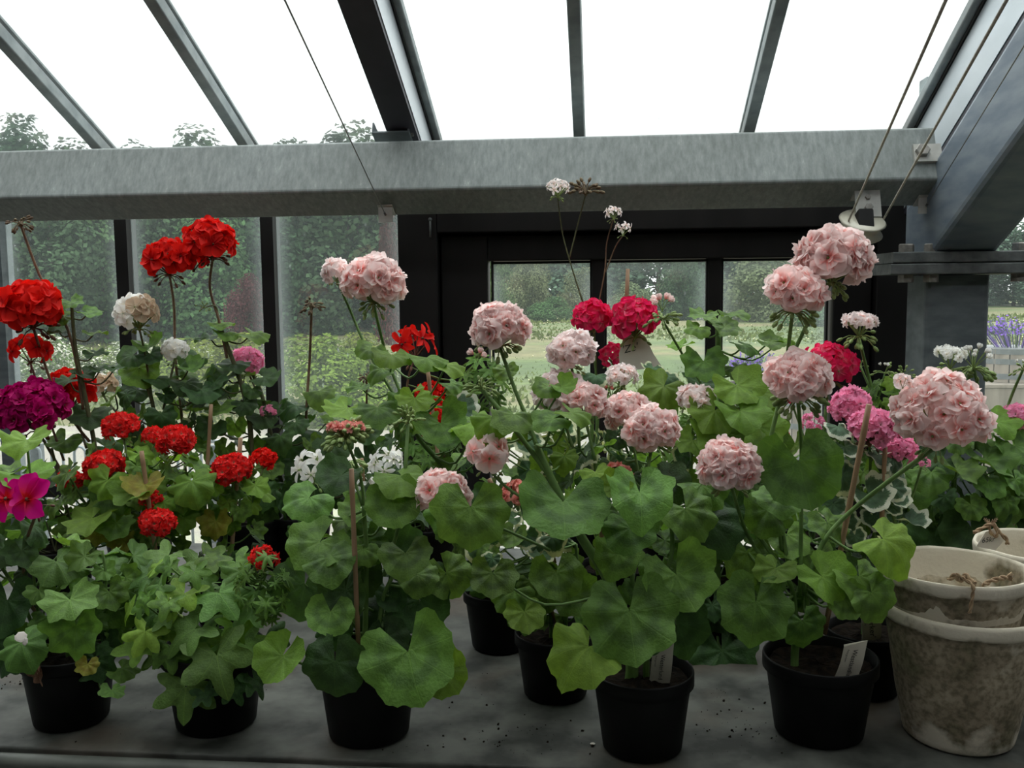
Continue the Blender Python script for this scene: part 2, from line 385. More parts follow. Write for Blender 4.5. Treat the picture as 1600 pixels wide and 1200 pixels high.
struct(MB().box((0, .1, -.05), 7, 5.4, .1).build('floor', M['concrete']))
struct(MB().box((0, -2.3, 1.75), 7, .12, 3.6).build('wall_house', M['render']))
struct(MB().box((-3.5, .2, 1.6), .1, 5.0, 3.3).build('wall_left', M['render']))
struct(MB().box((3.5, .2, 1.6), .1, 5.0, 3.3).build('wall_right', M['render']))
struct(MB().box((0, -.85, roof_z(-.85)+.06), 7, 3.0/math.cos(SL), .1, (XA, -D, NR)).build('shade_ceiling', M['render']))  # unseen solid roof, added to keep overhead light off the bench front

# back glazed wall: bottom kerb, sill rail, mullions, panes
ML = [(-2.75), PY(5, 450, YW).x, PY(200, 450, YW).x, PY(425, 450, YW).x, PY(628, 450, YW).x+.02]
wall = thing('wall_back', (0, YW, 0), None, None, kind='structure')
MB().box((-1.6, YW, .11), 3.8, .12, .22).build('kerb', M['concrete'], wall)
DX0, DX1 = PY(628, 450, YW).x, PY(1420, 450, YW).x
MB().box(((-3.45+DX0)/2, YW, .795), DX0+3.45, .06, .036).build('sill_rail', M['rail'], wall)
MB().box(((-3.45+DX0)/2, YW, 1.74), DX0+3.45, .06, .08).build('head_rail', M['timber'], wall)
for i, x in enumerate(ML[:4]):
    MB().box((x, YW, .96), .038, .06, 1.5).build('mullion', M['galvdark'] if i == 1 else M['timber'], wall)
def pane(x0, x1, z0, z1, y, parent, name='pane', mat='glass', ax=None):
    mb = MB(); n = 12; b = 0; d_ = (x1-x0)/n
    xs = [x0 + (x1-x0)*t for t in (0, .04, .1, .18, .3, .5, .7, .82, .9, .96, 1)]
    zs = [z0 + (z1-z0)*t for t in (0, .03, .08, .15, .3, .5, .7, .85, .92, .97, 1)]
    for yy in (y-.002, y+.002):
        for z in zs:
            for x in xs:
                e = min(x-x0, x1-x, z-z0, z1-z)
                mb.att[len(mb.v)] = max(0, 1-e/.07); mb.v.append(V((x, yy, z)))
    k = len(xs); q = k*len(zs)
    for s_ in (0, q):
        for j in range(len(zs)-1):
            for i in range(k-1):
                a = s_+j*k+i; f = (a, a+1, a+k+1, a+k); mb.f.append(f if s_ == 0 else f[::-1])
    ed = [i for i in range(k)] + [j*k+k-1 for j in range(1, len(zs))] + [(len(zs)-1)*k+i for i in range(k-2, -1, -1)] + [j*k for j in range(len(zs)-2, 0, -1)]
    for a, b_ in zip(ed, ed[1:]+ed[:1]): mb.f.append((a, a+q, b_+q, b_))
    return mb.build(name, M[mat], parent, attn='rim')
for a, b in zip(ML[:-1], ML[1:]):
    pane(a+.019, b-.019 if b != ML[-1] else DX0, .815, 1.70, YW, wall)
    pane(a+.019, b-.019 if b != ML[-1] else DX0, .22, .777, YW, wall)
# right of the column
XR = PY(1432, 450, YW).x
pane(XR+.03, 2.4, .6, 1.9, YW, wall); pane(2.44, 3.4, .6, 1.9, YW, wall)
MB().box((2.42, YW, 1.2), .04, .06, 1.6).build('mullion', M['timber'], wall)
MB().box(((XR+3.45)/2, YW, .35), 3.45-XR, .06, .5).build('base_panel', M['timber'], wall)
MB().box(((XR+3.45)/2, YW, 1.93), 3.45-XR, .06, .06).build('head_rail', M['galvdark'], wall)

# timber door / window set between x=DX0 and XR
door = thing('door_1', ((DX0+XR)/2, YW, 0), None, None, kind='structure')
OX0, OX1 = PY(765, 450, YW).x, PY(1297, 450, YW).x
OZ1 = PY(1030, 405, YW).z; OZ0 = .62
SX0, SX1 = PY(690, 450, YW).x, PY(1360, 450, YW).x
SZ1 = PY(1030, 362, YW).z
MB().box(((DX0+SX0)/2, YW, .92), SX0-DX0-.004, .11, 1.68, bev=.004).build('jamb', M['timber'], door)
MB().box(((SX1+XR+.03)/2, YW, .92), XR+.03-SX1-.004, .11, 1.68, bev=.004).build('jamb', M['timber'], door)
MB().box(((SX0+SX1)/2, YW, (SZ1+1.76)/2+.003), SX1-SX0, .11, 1.76-SZ1, bev=.004).build('head', M['timber'], door)
sash = MB()
yb = YW+.012
sash.box(((SX0+OX0)/2, yb, .90), OX0-SX0-.006, .07, SZ1*2-1.8, bev=.004)
sash.v.clear(); sash.f.clear()
MB().box(((SX0+OX0)/2, yb, SZ1/2+.03), OX0-SX0-.006, .075, SZ1-.075, bev=.004).build('stile', M['timber'], door)
MB().box(((SX1+OX1)/2, yb, SZ1/2+.03), SX1-OX1-.006, .075, SZ1-.075, bev=.004).build('stile', M['timber'], door)
MB().box(((OX0+OX1)/2, yb, (SZ1+OZ1)/2-.003), OX1-OX0, .07, SZ1-OZ1-.006, bev=.004).build('top_rail', M['timber'], door)
MB().box(((OX0+OX1)/2, yb, OZ0/2+.03), OX1-OX0, .05, OZ0-.06).build('lower_panel', M['timber'], door)
bx = [PY(935, 450, YW).x, PY(1116, 450, YW).x]
MB().box(((SX0+SX1)/2, YW+.045, SZ1+.004), SX1-SX0+.03, .03, .05).build('stop_bead', M['timber'], door)
for x_ in (SX0, SX1): MB().box((x_, YW+.045, .9), .04, .03, 1.6).build('stop_bead', M['timber'], door)
for x in bx: MB().box((x, yb, (OZ0+OZ1)/2), .036, .055, OZ1-OZ0, bev=.003).build('glazing_bar', M['timber'], door)
xs_ = [OX0] + bx + [OX1]
for i in range(3):
    a = xs_[i] + (.018 if i else 0.006); b = xs_[i+1] - (.018 if i < 2 else 0.006)
    pane(a, b, OZ0, OZ1-.004, yb, door)
    g = MB()
    g.box((a+.003, yb-.012, (OZ0+OZ1)/2), .006, .02, OZ1-OZ0); g.box((b-.003, yb-.012, (OZ0+OZ1)/2), .006, .02, OZ1-OZ0)
    g.box(((a+b)/2, yb-.012, OZ1-.005), b-a-.012, .02, .007); g.build('gasket', M['seal'], door)
st_ = MB(); q = PY(672, 343, YW-.06); st_.ell(q, .006, .004, V((0, -1, 0)), 8, 4); st_.tube([q, q-V((0, 0, .05))], .003, 6); st_.build('bolt', M['flange'], door, True)

# purlin, turned with the roof slope
PB = PY(700, 296, 2.30); hgt, dep = .142, .125
PX1 = PY(1476, 260, 2.28).x - .002
pc = V(((-3.45+PX1)/2, PB.y, PB.z)) + NR*(hgt/2) - D*(dep/2)
purlin = MB().box(pc, PX1+3.45, dep, hgt, (XA, -D, NR), bev=.008).build('purlin', M['beam'])
purlin['label'] = 'long mottled galvanised box beam crossing below the glass roof'; purlin['category'] = 'beam'
def on_front(px, py, off=0):    # a point on the purlin's front face
    n = D; p0 = pc + D*(dep/2+off); d = ray(px, py); return CAM + d*((p0-CAM).dot(n)/d.dot(n))
def on_under(px, py, off=0):
    n = -NR; p0 = pc - NR*(hgt/2+off); d = ray(px, py); return CAM + d*((p0-CAM).dot(n)/d.dot(n))

# roof: glass panes between bars, slim T bars, two aluminium main rafters
BX = []
for px in (140, 375, 905, 1167): BX.append(PG(px, 206).x)
E_X = PY(608, 205, 2.25).x
F_L = PY(1448, 450, 2.35).x
roof = thing('roof_glazing', (0, YG, ZG), None, None, kind='structure')
bars = sorted(BX + [BX[0]-.62, BX[0]-1.24, E_X+.04, F_L+.085, F_L+.72, F_L+1.34, F_L+1.96])
ex = [-3.45] + bars + [3.45]
for a, b in zip(ex[:-1], ex[1:]):
    mb = MB(); y0, y1 = YW+.12, .62
    A = V(((a+b)/2, y0, roof_z(y0))); B = V(((a+b)/2, y1, roof_z(y1)))
    mb.box((A+B)/2 + NR*.012, b-a-.004, (B-A).length, .006, (XA, -D, NR)); mb.build('pane', M['roofglass'], roof)
for x in bars:
    if abs(x-E_X-.04) < .01 or abs(x-F_L-.085) < .01: continue
    mb = MB(); slope_box(mb, x, .030, -.026, .008, YW+.12, -.45, .004); slope_box(mb, x, .032, .016, .022, YW+.12, -.45)
    o = mb.build('glazing_bar', M['galv'], roof)
for i, (x, side) in enumerate(((E_X, 1), (F_L+.085, -1))):
    t = thing('roof_rafter', (x, 2.3, roof_z(2.3)-.1), ('dark-bottomed aluminium rafter standing on the galvanised beam left of centre', 'aluminium rafter above the steel box rafter at the right edge')[i], 'rafter')
    w = .078
    mb = MB(); lo = -.115 if i == 0 else -.175; slope_box(mb, x, w-.004, lo-.013, lo, YW+.05, -.45); mb.build('underside', M['purple'], t)
    mb = MB(); slope_box(mb, x, w, lo+.001, -.03, YW+.05, -.45); mb.build('web', M['alu'], t)
    mb = MB(); slope_box(mb, x+.002*side, w+.004, -.029, -.02, YW+.05, -.45); mb.build('seal', M['seal'], t)
    mb = MB(); slope_box(mb, x+.012*side, w+.016, -.019, .008, YW+.05, -.45, .005); slope_box(mb, x, .05, .016, .024, YW+.05, -.45); mb.build('glazing_cap', M['galv'], t)
    sh = MB(); b0 = V((x, 2.24, 0)); zz = on_front(608, 215).z
    if i == 0:
        q = on_front(608, 216); q = q - D*.03
        sh.box(q + NR*.022, w+.012, .05, .004, (XA, -D, NR)); sh.box(q + NR*.035 - XA*(w/2+.006), .004, .05, .03, (XA, -D, NR))
        sh.box(q + NR*.052 + XA*(w/2+.006), .004, .05, .065, (XA, -D, NR))
        sh.build('shoe_bracket', M['galvdark'], t)
        bb = MB()
        for k in (0, 1):
            bp = q + NR*(.03+.028*k) + XA*(w/2+.009)
            bb.lathe([(.006, 0), (.006, .006), (.0001, .006)], bp, 6, (D, NR, XA))
        bb.build('bolt', M['bolt'], t)

# steel box rafter F on the column
FW_, FH = .148, .20
p_bot = PY(1457, 395, 2.35)
fa = V((F_L+FW_/2, 2.35, p_bot.z-.015)); n_up = NR*(FH/2)
A = fa + n_up - D*.10; B = fa + n_up + D*2.9
t = thing('box_rafter', (F_L+FW_/2, 2.4, p_bot.z-.03), 'big zinc-grey steel box rafter slanting up from the bolted column', 'rafter')
MB().box((A+B)/2, FW_, (B-A).length, FH, (XA, -D, NR), bev=.016).build('rafter_tube', M['zincblue'], t)
zf = PY(1475, 412, 2.40).z
MB().box((F_L+FW_/2-.0015, 2.47, (zf+.012+1.72)/2), FW_-.008, .135, 1.72-zf-.012, bev=.01).build('column_head', M['zincblue'], t)
def bolt(mb, c, r, h, z=V((0, 0, 1)), x=XA):
    y = z.cross(x); mb.lathe([(r, 0), (r, h*.85), (r*.88, h), (.0001, h)], c, 6, (x, y, z)); return mb
flx = F_L + FW_/2
MB().box((flx, 2.43, zf+.0135), .335, .26, .025, bev=.003).build('flange_plate', M['flange'], t)
for dx in (-.128, -.07, .128):
    mb = MB(); bolt(mb, V((flx+dx, 2.335, zf+.026)), .018, .02); mb.build('bolt', M['bolt'], t)
t = thing('steel_column', (flx, 2.43, 0), 'square zinc-grey steel column with flange plate standing right of the dark door', 'column')
MB().box((flx, 2.43, (zf-.028)/2), FW_, .15, zf-.028, bev=.012).build('shaft', M['galvdark'], t)
MB().box((flx, 2.43, zf-.0135), .345, .262, .025, bev=.003).build('flange_plate', M['flange'], t)
for dx in (-.128, -.07, .128):
    mb = MB(); mb.lathe([(.0001, -.018), (.018, -.018), (.018, 0)], V((flx+dx, 2.335, zf-.0265)), 6); mb.build('nut', M['bolt'], t)

# cleat with bolt at the purlin's right end
q = on_front(1449, 240, .005)
t = thing('beam_cleat', q, 'square plate and hexagon bolt fixing the long beam to the box rafter', 'bracket')
MB().box(q, .062, .010, .046, (XA, -D, NR), 0).build('plate', M['cleat'], t)
MB().box(q - XA*.012 + D*.006+NR*.004, .001, .001, .001); mb = MB(); bolt(mb, q - XA*.013 + D*.005 + NR*.003, .0165, .011, D); mb.build('bolt', M['bolt'], t)
# small angle cleats holding the wires
for k, (px, py, wa, lab) in enumerate(((603, 333, (445, 0), 'small white angle bracket under the beam holding the left wire'), (1446, 318, (1601, 70), 'small angle bracket under the beam end holding the right wire'))):
    q = on_under(px, py-9, .0)
    t = thing('wire_cleat', q, lab, 'bracket', 'wire brackets under the beam')
    MB().box(q - NR*.002 - D*.01, .038, .05, .003, (XA, -D, NR)).build('fixing_plate', M['cleat'], t)
    zz = V((0, 0, 1))
    o = MB().box(q + V((0, -.006, -.018)), .036, .003, .040).build('face_plate', M['cleat'], t)
    e = q + V((0, -.008, -.019))
    far = PY(wa[0], wa[1], 1.0 if k == 0 else 1.2); d_ = far-e; far = e + d_*1.5
    mb = MB(); mb.tube([e, e+(far-e)*.012], .0028, 6); mb.tube([e, far], .0009 if k else .0011, 6)
    o = mb.build('tension_wire', M['wire'], None); o['label'] = ('thin dark wire slanting across the glass roof to the left bracket', 'thin dark wire slanting up in front of the box rafter')[k]; o['category'] = 'wire'
# pulley
q = on_under(1352, 303, 0)
t = thing('pulley', q, 'cream pulley wheel hanging on a bolted zinc bracket below the beam', 'pulley')
mb = MB(); dn = V((0, -.35, -1)).normalized(); fr = dn.cross(XA).normalized()
w_ = .058
mb.box(q - NR*.0015 - D*.005, w_, .045, .003, (XA, -D, NR)); e0 = q + D*.016
mb.box(e0 + dn*.033, w_, .003, .068, (XA, V((0, 1, -.35)).normalized(), dn)); mb.build('bracket', M['cleat'], t)
mb = MB(); fz = V((0, -1, .35)).normalized()
bolt(mb, e0+dn*.045+fz*.0015, .010, .008, fz); bolt(mb, e0+dn*.018+fz*.0015, .007, .006, fz); mb.build('bolt', M['bolt'], t)
wc = PY(1345, 354, (e0+dn*.08).y)
zax = V((.10, -.52, .85)).normalized(); xax = zax.cross(V((0, 1, 0))).normalized(); yax = zax.cross(xax)
mb = MB().lathe([(.0001, -.017), (.05, -.019), (.054, -.015), (.044, -.003), (.044, .003), (.054, .015), (.05, .019), (.0001, .017)], wc, 36, (xax, yax, zax)); mb.build('wheel', M['cream'], t, True)
MB().box(wc + V((.004, -.005, .010)), .034, .052, .046, (XA, V((0, 1, -.3)).normalized(), V((0, .3, 1)).normalized()), .004).build('clevis', M['seal'], t)
for k, (p0, p1, lab) in enumerate((((1326, 345), (1478, 0), 'grey cord running up from the left side of the pulley'), ((1381, 342), (1573, 0), 'grey cord running up from the right side of the pulley'))):
    a = PY(*p0, wc.y-.02); b = PY(*p1, 1.25); mb = MB(); n = 60; P = []
    full = a + (b-a)*1.35
    mb.tube([a, full], .0023, 6)
    o = mb.build('cord', M['rope'], None, True); o['label'] = lab; o['category'] = 'rope'

# ------------------------------------------------------------------ bench
BY0 = PZ(400, 1186, BENCH).y + .008
t = thing('potting_bench', (0, 1.75, 0), 'long stained zinc potting bench carrying all the potted geraniums', 'bench')
MB().box((0, (BY0+2.33)/2, BENCH-.015), 6.8, 2.33-BY0, .03, bev=.004).build('bench_top', M['bench'], t)
mb = MB(); mb.tube([V((-3.4, BY0-.012, BENCH-.017)), V((3.4, BY0-.012, BENCH-.017))], .013, 10); mb.box((0, BY0-.02, BENCH-.045), 6.8, .008, .06); mb.build('front_edge', noisy('lighter_bench_edge', (.06, .066, .056), (.12, .128, .11), 9, .5), t, True)  # front edge slightly lighter and greener than the bench top
for x in (-3.2, -1.6, 0, 1.6, 3.2):
    for y in (1.34, 2.2): MB().box((x, y, (BENCH-.03)/2), .05, .05, BENCH-.032).build('leg', M['galvdark'], t)
mb = MB(); r_ = random.Random(3)
for i in range(260):
    cl = r_.choice([(700, 1165, 90, 12), (1130, 1130, 60, 20), (1150, 1090, 40, 30), (160, 1130, 150, 40), (720, 1060, 60, 50), (850, 1150, 60, 20), (1200, 1150, 60, 20), (240, 920, 40, 12), (20, 1065, 30, 10)])
    p = PZ(cl[0]+r_.gauss(0, 1)*cl[2], cl[1]+r_.gauss(0, 1)*cl[3], BENCH)
    if p.y < BY0+.01 or p.y > 2.28 or abs(p.x) > 3: continue
    s_ = .0005+.0022*r_.random()**3; mb.ell(p+V((0, 0, s_*.4)), s_, s_*.6, V((r_.uniform(-1, 1), r_.uniform(-1, 1), .6)), 5, 3)
o = mb.build('soil_crumbs', M['soil'], None); o['label'] = 'crumbs of dark soil scattered over the bench top'; o['category'] = 'soil'; o['kind'] = 'stuff'
for px, py, lab in ((926, 1162, 'tiny white fallen petal lying beside the middle front pot'),):
    p = PZ(px, py, BENCH+.002); mb = MB(); mb.ell(p, .004, .0015, V((0, .2, 1)), 8, 4); o = mb.build('fallen_petal', M['petalwhite'], None); o['label'] = lab; o['category'] = 'petal'

# ------------------------------------------------------------------ leaf and floret meshes
def leaf_mesh(kind, seed):
    r = random.Random(seed); seg, rings = 60, 5
    if kind == 'zonal': lob, amp, gap, fold, wav = 7, .065, .24, .07, .12
    elif kind == 'round': lob, amp, gap, fold, wav = 9, .035, .16, .05, .13
    elif kind == 'kidney': lob, amp, gap, fold, wav = 7, .035, .52, .05, .10
    elif kind == 'ruffle': lob, amp, gap, fold, wav = 7, .10, .30, .09, .12
    elif kind == 'ivy': lob, amp, gap, fold, wav = 5, .26, .50, .06, .08
    elif kind == 'small': lob, amp, gap, fold, wav = 7, .13, .35, .08, .06; seg, rings = 28, 3
    elif kind == 'fern': lob, amp, gap, fold, wav = 7, .42, .40, .03, .08; seg, rings = 42, 3
    gap *= r.uniform(.6, 2.2) if kind in ('zonal', 'round') else r.uniform(.7, 1.3); fold *= .6; vf = r.uniform(-.32, .38) if kind in ('zonal', 'round', 'ruffle') else r.uniform(-.15, .2); ph = r.uniform(0, 6.28); ph2 = r.uniform(0, 6.28); cup = r.uniform(-.22, .26); bend = r.uniform(-.05, .45); side = r.uniform(-.25, .25)
    mb = MB(); mb.v.append(V((0, 0, 0))); uvs = [(.5, 0)]
    for j in range(1, rings+1):
        q = j/rings; q = q**.9
        for k in range(seg+1):
            u = k/seg; th = (u-.5)*2*(math.pi-gap)
            R = 1.0 - .14*(1-math.cos(th))/2 - (.12 if kind != 'round' else .05)*math.exp(-((abs(th)-math.pi+gap)/.35)**2)
            l = math.cos(lob*2*math.pi*(u-.5)) if lob % 2 else -math.cos(lob*2*math.pi*(u-.5))
            lb = abs(math.sin(math.pi*lob*u)) if kind == 'ivy' else 0
            R *= 1 + (amp*l if kind != 'ivy' else amp*(l if l > 0 else l*1.2))*q
            if j == rings: R *= 1 + .016*math.cos(2*math.pi*k/3) + r.uniform(-.010, .010)
            x, y = math.sin(th)*R*q, math.cos(th)*R*q
            z = cup*q*q + fold*q*l + wav*q*q*math.sin(3*th+ph) + wav*.5*q**3*math.sin(7*th+ph2) - bend*q*q*max(0, y) - .5*bend*y*y*q + side*x*q + vf*(math.sqrt(x*x+.02)-.141)*(.4+.6*q)
            mb.v.append(V((x, y, z))); uvs.append((u, q))
    n = seg+1
    for k in range(seg): mb.f.append((0, 1+k+1, 1+k))
    for j in range(rings-1):
        for k in range(seg): a = 1+j*n+k; mb.f.append((a, a+1, a+n+1, a+n))
    me = mb.mesh('leaf_blade', LM['z'], True)
    uvl = me.uv_layers.new(name='UVMap')
    for lp in me.loops: uvl.data[lp.index].uv = uvs[lp.vertex_index]
    # flip so the upper side is +Z
    me.flip_normals() if me.polygons[0].normal.z < 0 else None
    return me
LEAF = {k: [leaf_mesh(k, 10*i+sum(map(ord, k))) for i in range(n)] for k, n in (('zonal', 9), ('kidney', 4), ('round', 8), ('ruffle', 8), ('ivy', 6), ('small', 3), ('fern', 3))}

def petal(mb, uvs, ang, elev, ln, wd, cup, ruf, r, base=.04, nu=6, nv=4, twist=0):
    """one petal leaving the centre at azimuth ang, rising at elev"""
    ca, sa = math.cos(ang), math.sin(ang); b = len(mb.v)
    for i in range(nu+1):
        u = i/nu
        el = elev - cup*u
        rad = base + ln*(math.sin(elev)*0 + u)
        prof_ = (.22, .50, .78, .96, 1.0, .90, .58); q_ = u*6; k_ = min(5, int(q_)); wid = wd*1.05*(prof_[k_] + (prof_[k_+1]-prof_[k_])*(q_-k_))
        for j in range(nv+1):
            v = j/nv*2-1
            z = rad*math.sin(el) - .10*wd*(1-v*v)*0 + abs(v)**2*wd*.22 + ruf*u*math.sin(5*v+r)*wd
            rr = rad*math.cos(el)
            x, y = rr, v*wid/2
            if u > .80: x -= (.05 if u < .98 else .12)*ln*v*v
            mb.v.append(V((x*ca-y*sa, x*sa+y*ca, z + twist*v*u))); uvs.append((v*.5+.5, u))
    for i in range(nu):
        for j in range(nv): a = b+i*(nv+1)+j; mb.f.append((a, a+nv+1, a+nv+2, a+1))
def floret_mesh(kind, seed):
    r = random.Random(seed); mb = MB(); uvs = []
    if kind == 'double':
        for n, el, ln, wd in ((5, .05, 1.0, 1.05), (5, .48, .84, .95), (4, .98, .58, .72), (2, 1.3, .34, .42)):
            o = r.uniform(0, 6.28)
            for k in range(n): petal(mb, uvs, o+k*2*math.pi/n+r.uniform(-.15, .15), el+r.uniform(-.12, .12), ln*r.uniform(.88, 1.08), wd, .30+r.uniform(0, .25), .045, r.uniform(0, 6), twist=r.uniform(-.14, .14))
    elif kind == 'frill':
        for n, el, ln, wd in ((7, .15, 1.0, .55), (7, .65, .85, .5), (6, 1.1, .62, .42)):
            o = r.uniform(0, 6.28)
            for k in range(n): petal(mb, uvs, o+k*2*math.pi/n+r.uniform(-.2, .2), el+r.uniform(-.2, .2), ln*r.uniform(.8, 1.1), wd, .3, .12, r.uniform(0, 6), nu=4, nv=3, twist=r.uniform(-.1, .1))
    elif kind == 'single':
        for k in range(5): petal(mb, uvs, k*2*math.pi/5+r.uniform(-.12, .12), .18+r.uniform(-.15, .15), r.uniform(.92, 1.05), .95, .25, .08, r.uniform(0, 6), twist=r.uniform(-.08, .08))
    elif kind == 'star':
        for k in range(5): petal(mb, uvs, k*2*math.pi/5+r.uniform(-.15, .15), .2+r.uniform(-.2, .3), r.uniform(.85, 1.1), .40, .3, .05, r.uniform(0, 6), nv=3)
    elif kind == 'butterfly':     # two raised upper petals, three lower
        for a_, wd, ln in ((1.15, .85, 1.05), (1.95, .85, 1.05), (-.25, .8, .95), (-1.57, .75, .9), (3.4, .8, .95)): petal(mb, uvs, a_, .15+r.uniform(-.1, .2), ln, wd, .25, .07, r.uniform(0, 6))
    elif kind == 'cup':           # half open rosebud
        for n, el, ln, wd in ((5, 1.0, .9, .8), (4, 1.35, .85, .7)):
            o = r.uniform(0, 6.28)
            for k in range(n): petal(mb, uvs, o+k*2*math.pi/n, el, ln, wd, -.25, .06, r.uniform(0, 6))
    me = mb.mesh('floret_petals', PM['blush'], True)
    uvl = me.uv_layers.new(name='UVMap')
    for lp in me.loops: uvl.data[lp.index].uv = uvs[lp.vertex_index]
    return me
FLOR = {k: [floret_mesh(k, i*7+len(k)) for i in range(n)] for k, n in (('double', 5), ('frill', 4), ('single', 4), ('star', 3), ('butterfly', 2), ('cup', 2))}

def bud_cluster(mb, c, up, R, n, r, lo=.0, hi=1.0, size=.16, out=1.0):
    """pedicels and drooping buds around the hub c"""
    X = up.orthogonal().normalized(); Y = up.cross(X)
    for k in range(n):
        a = r.uniform(0, 6.28); e = lo + (hi-lo)*r.random()
        d = (X*math.cos(a) + Y*math.sin(a))*math.cos(e)*out + up*math.sin(e)
        ln = R*r.uniform(.6, 1.0); p1 = c + d*ln*.6 + up*ln*.12; p2 = c + d*ln - up*ln*.05
        mb.tube([c, p1, p2], [R*.035, R*.03], 4, False)
        ax = (p2-p1).normalized(); mb.ell(p2 + ax*R*size*.7, R*size*.55, R*size, ax, 6, 4)
def flower_head(root, px, py, rpx, col, kind='double', Y=1.5, n=None, buds=8, up=None, flat=.85, fsize=None, spread=1.9, bc='bud', mix=None, seed=0, budR=.55):
    """an umbel: hub, pedicels and buds are the head's own mesh, each floret a child"""
    c = PY(px, py, Y); R = rpx*ppm(c); r = random.Random(int(px*7+py*13)+seed)
    up = (V((r.uniform(-.12, .12), -.15, 1)) if up is None else V(up)).normalized()
    X = up.orthogonal().normalized(); Yv = up.cross(X)
    hub = c - up*R*.62
    if n is None: n = {'double': 10, 'frill': 16, 'single': 15, 'star': 11, 'butterfly': 3, 'cup': 6}[kind]
    fs = (fsize if fsize else {'double': .54, 'frill': .44, 'single': .46, 'star': .5, 'butterfly': 1.0, 'cup': .4}[kind])*R
    mb = MB(); pts = []
    for k in range(n):
        cz = 1 - (k+.5)/n*(1-math.cos(spread)); th = math.acos(max(-1, min(1, cz))); a = k*2.39996 + r.uniform(-.2, .2)
        d = (X*math.cos(a) + Yv*math.sin(a))*math.sin(th) + up*(math.cos(th)*flat)
        p = c + d*(R-fs*(.40 if kind == 'double' else .55))*r.uniform(.88, 1.06); pts.append((p, d.normalized()))
        mb.tube([hub, hub.lerp(p, .5)+up*R*.03, p - d.normalized()*fs*.08], [R*.03, R*.022], 4, False)
        mb.ell(p - d.normalized()*fs*.05, fs*.10, fs*.18, d.normalized(), 5, 3)
    mb.ell(hub, R*.09, R*.07, up, 6, 4)
    if buds: bud_cluster(mb, hub, up, R*budR, buds, r, -.7, .25, .2)
    h = mb.build('flower_head', M[bc], root, True, org=hub)
    for i, (p, d) in enumerate(pts):
        z = (d + V((r.uniform(-.25, .25), r.uniform(-.25, .25), r.uniform(-.1, .25)))).normalized()
        x = z.orthogonal().normalized(); x = (Matrix.Rotation(r.uniform(0, 6.28), 3, z) @ x); y = z.cross(x)
        cc = col if not mix else (mix[0] if mix[1](p-c) else col)
        inst('floret', r.choice(FLOR[kind]), axes_m(p - d*fs*.1, x, y, z, fs*r.uniform(.88, 1.1)), h, PM[cc])
    return hub
def bud_head(root, px, py, rpx, Y, n=26, mat='bud', tips=None, tipn=8, lo=-.5, hi=1.2):
    c = PY(px, py, Y); R = rpx*ppm(c); r = random.Random(int(px+py*3)); up = V((0, -.1, 1)).normalized()
    mb = MB(); hub = c - up*R*.45; bud_cluster(mb, hub, up, R, n, r, lo, hi, .20); mb.ell(hub, R*.12, R*.1, up, 6, 4)
    h = mb.build('flower_bud_cluster', M[mat], root, True, org=hub)
    if tips:
        for k in range(tipn):
            a = k*2.4; d = V((math.cos(a)*.7*(k/tipn)**.5, math.sin(a)*.7*(k/tipn)**.5, .6)); p = hub + d*R*1.05
            z = d.normalized(); x = z.orthogonal().normalized()
            inst('floret', FLOR['cup' if tips != 'salmon' or tipn < 10 else 'frill'][k % 2], axes_m(p, x, z.cross(x), z, R*.28), h, PM[tips])
    return hub
def dry_head(root, px, py, rpx, Y):
    c = PY(px, py, Y); R = rpx*ppm(c); r = random.Random(int(px*3+py)); up = V((-.2, -.1, 1)).normalized()
    mb = MB(); bud_cluster(mb, c, up, R, 26, r, -.8, .9, .22); mb.ell(c, R*.3, R*.3, up, 6, 4)
    mb.build('withered_flower_head', M['dry'], root, True, org=c); return c

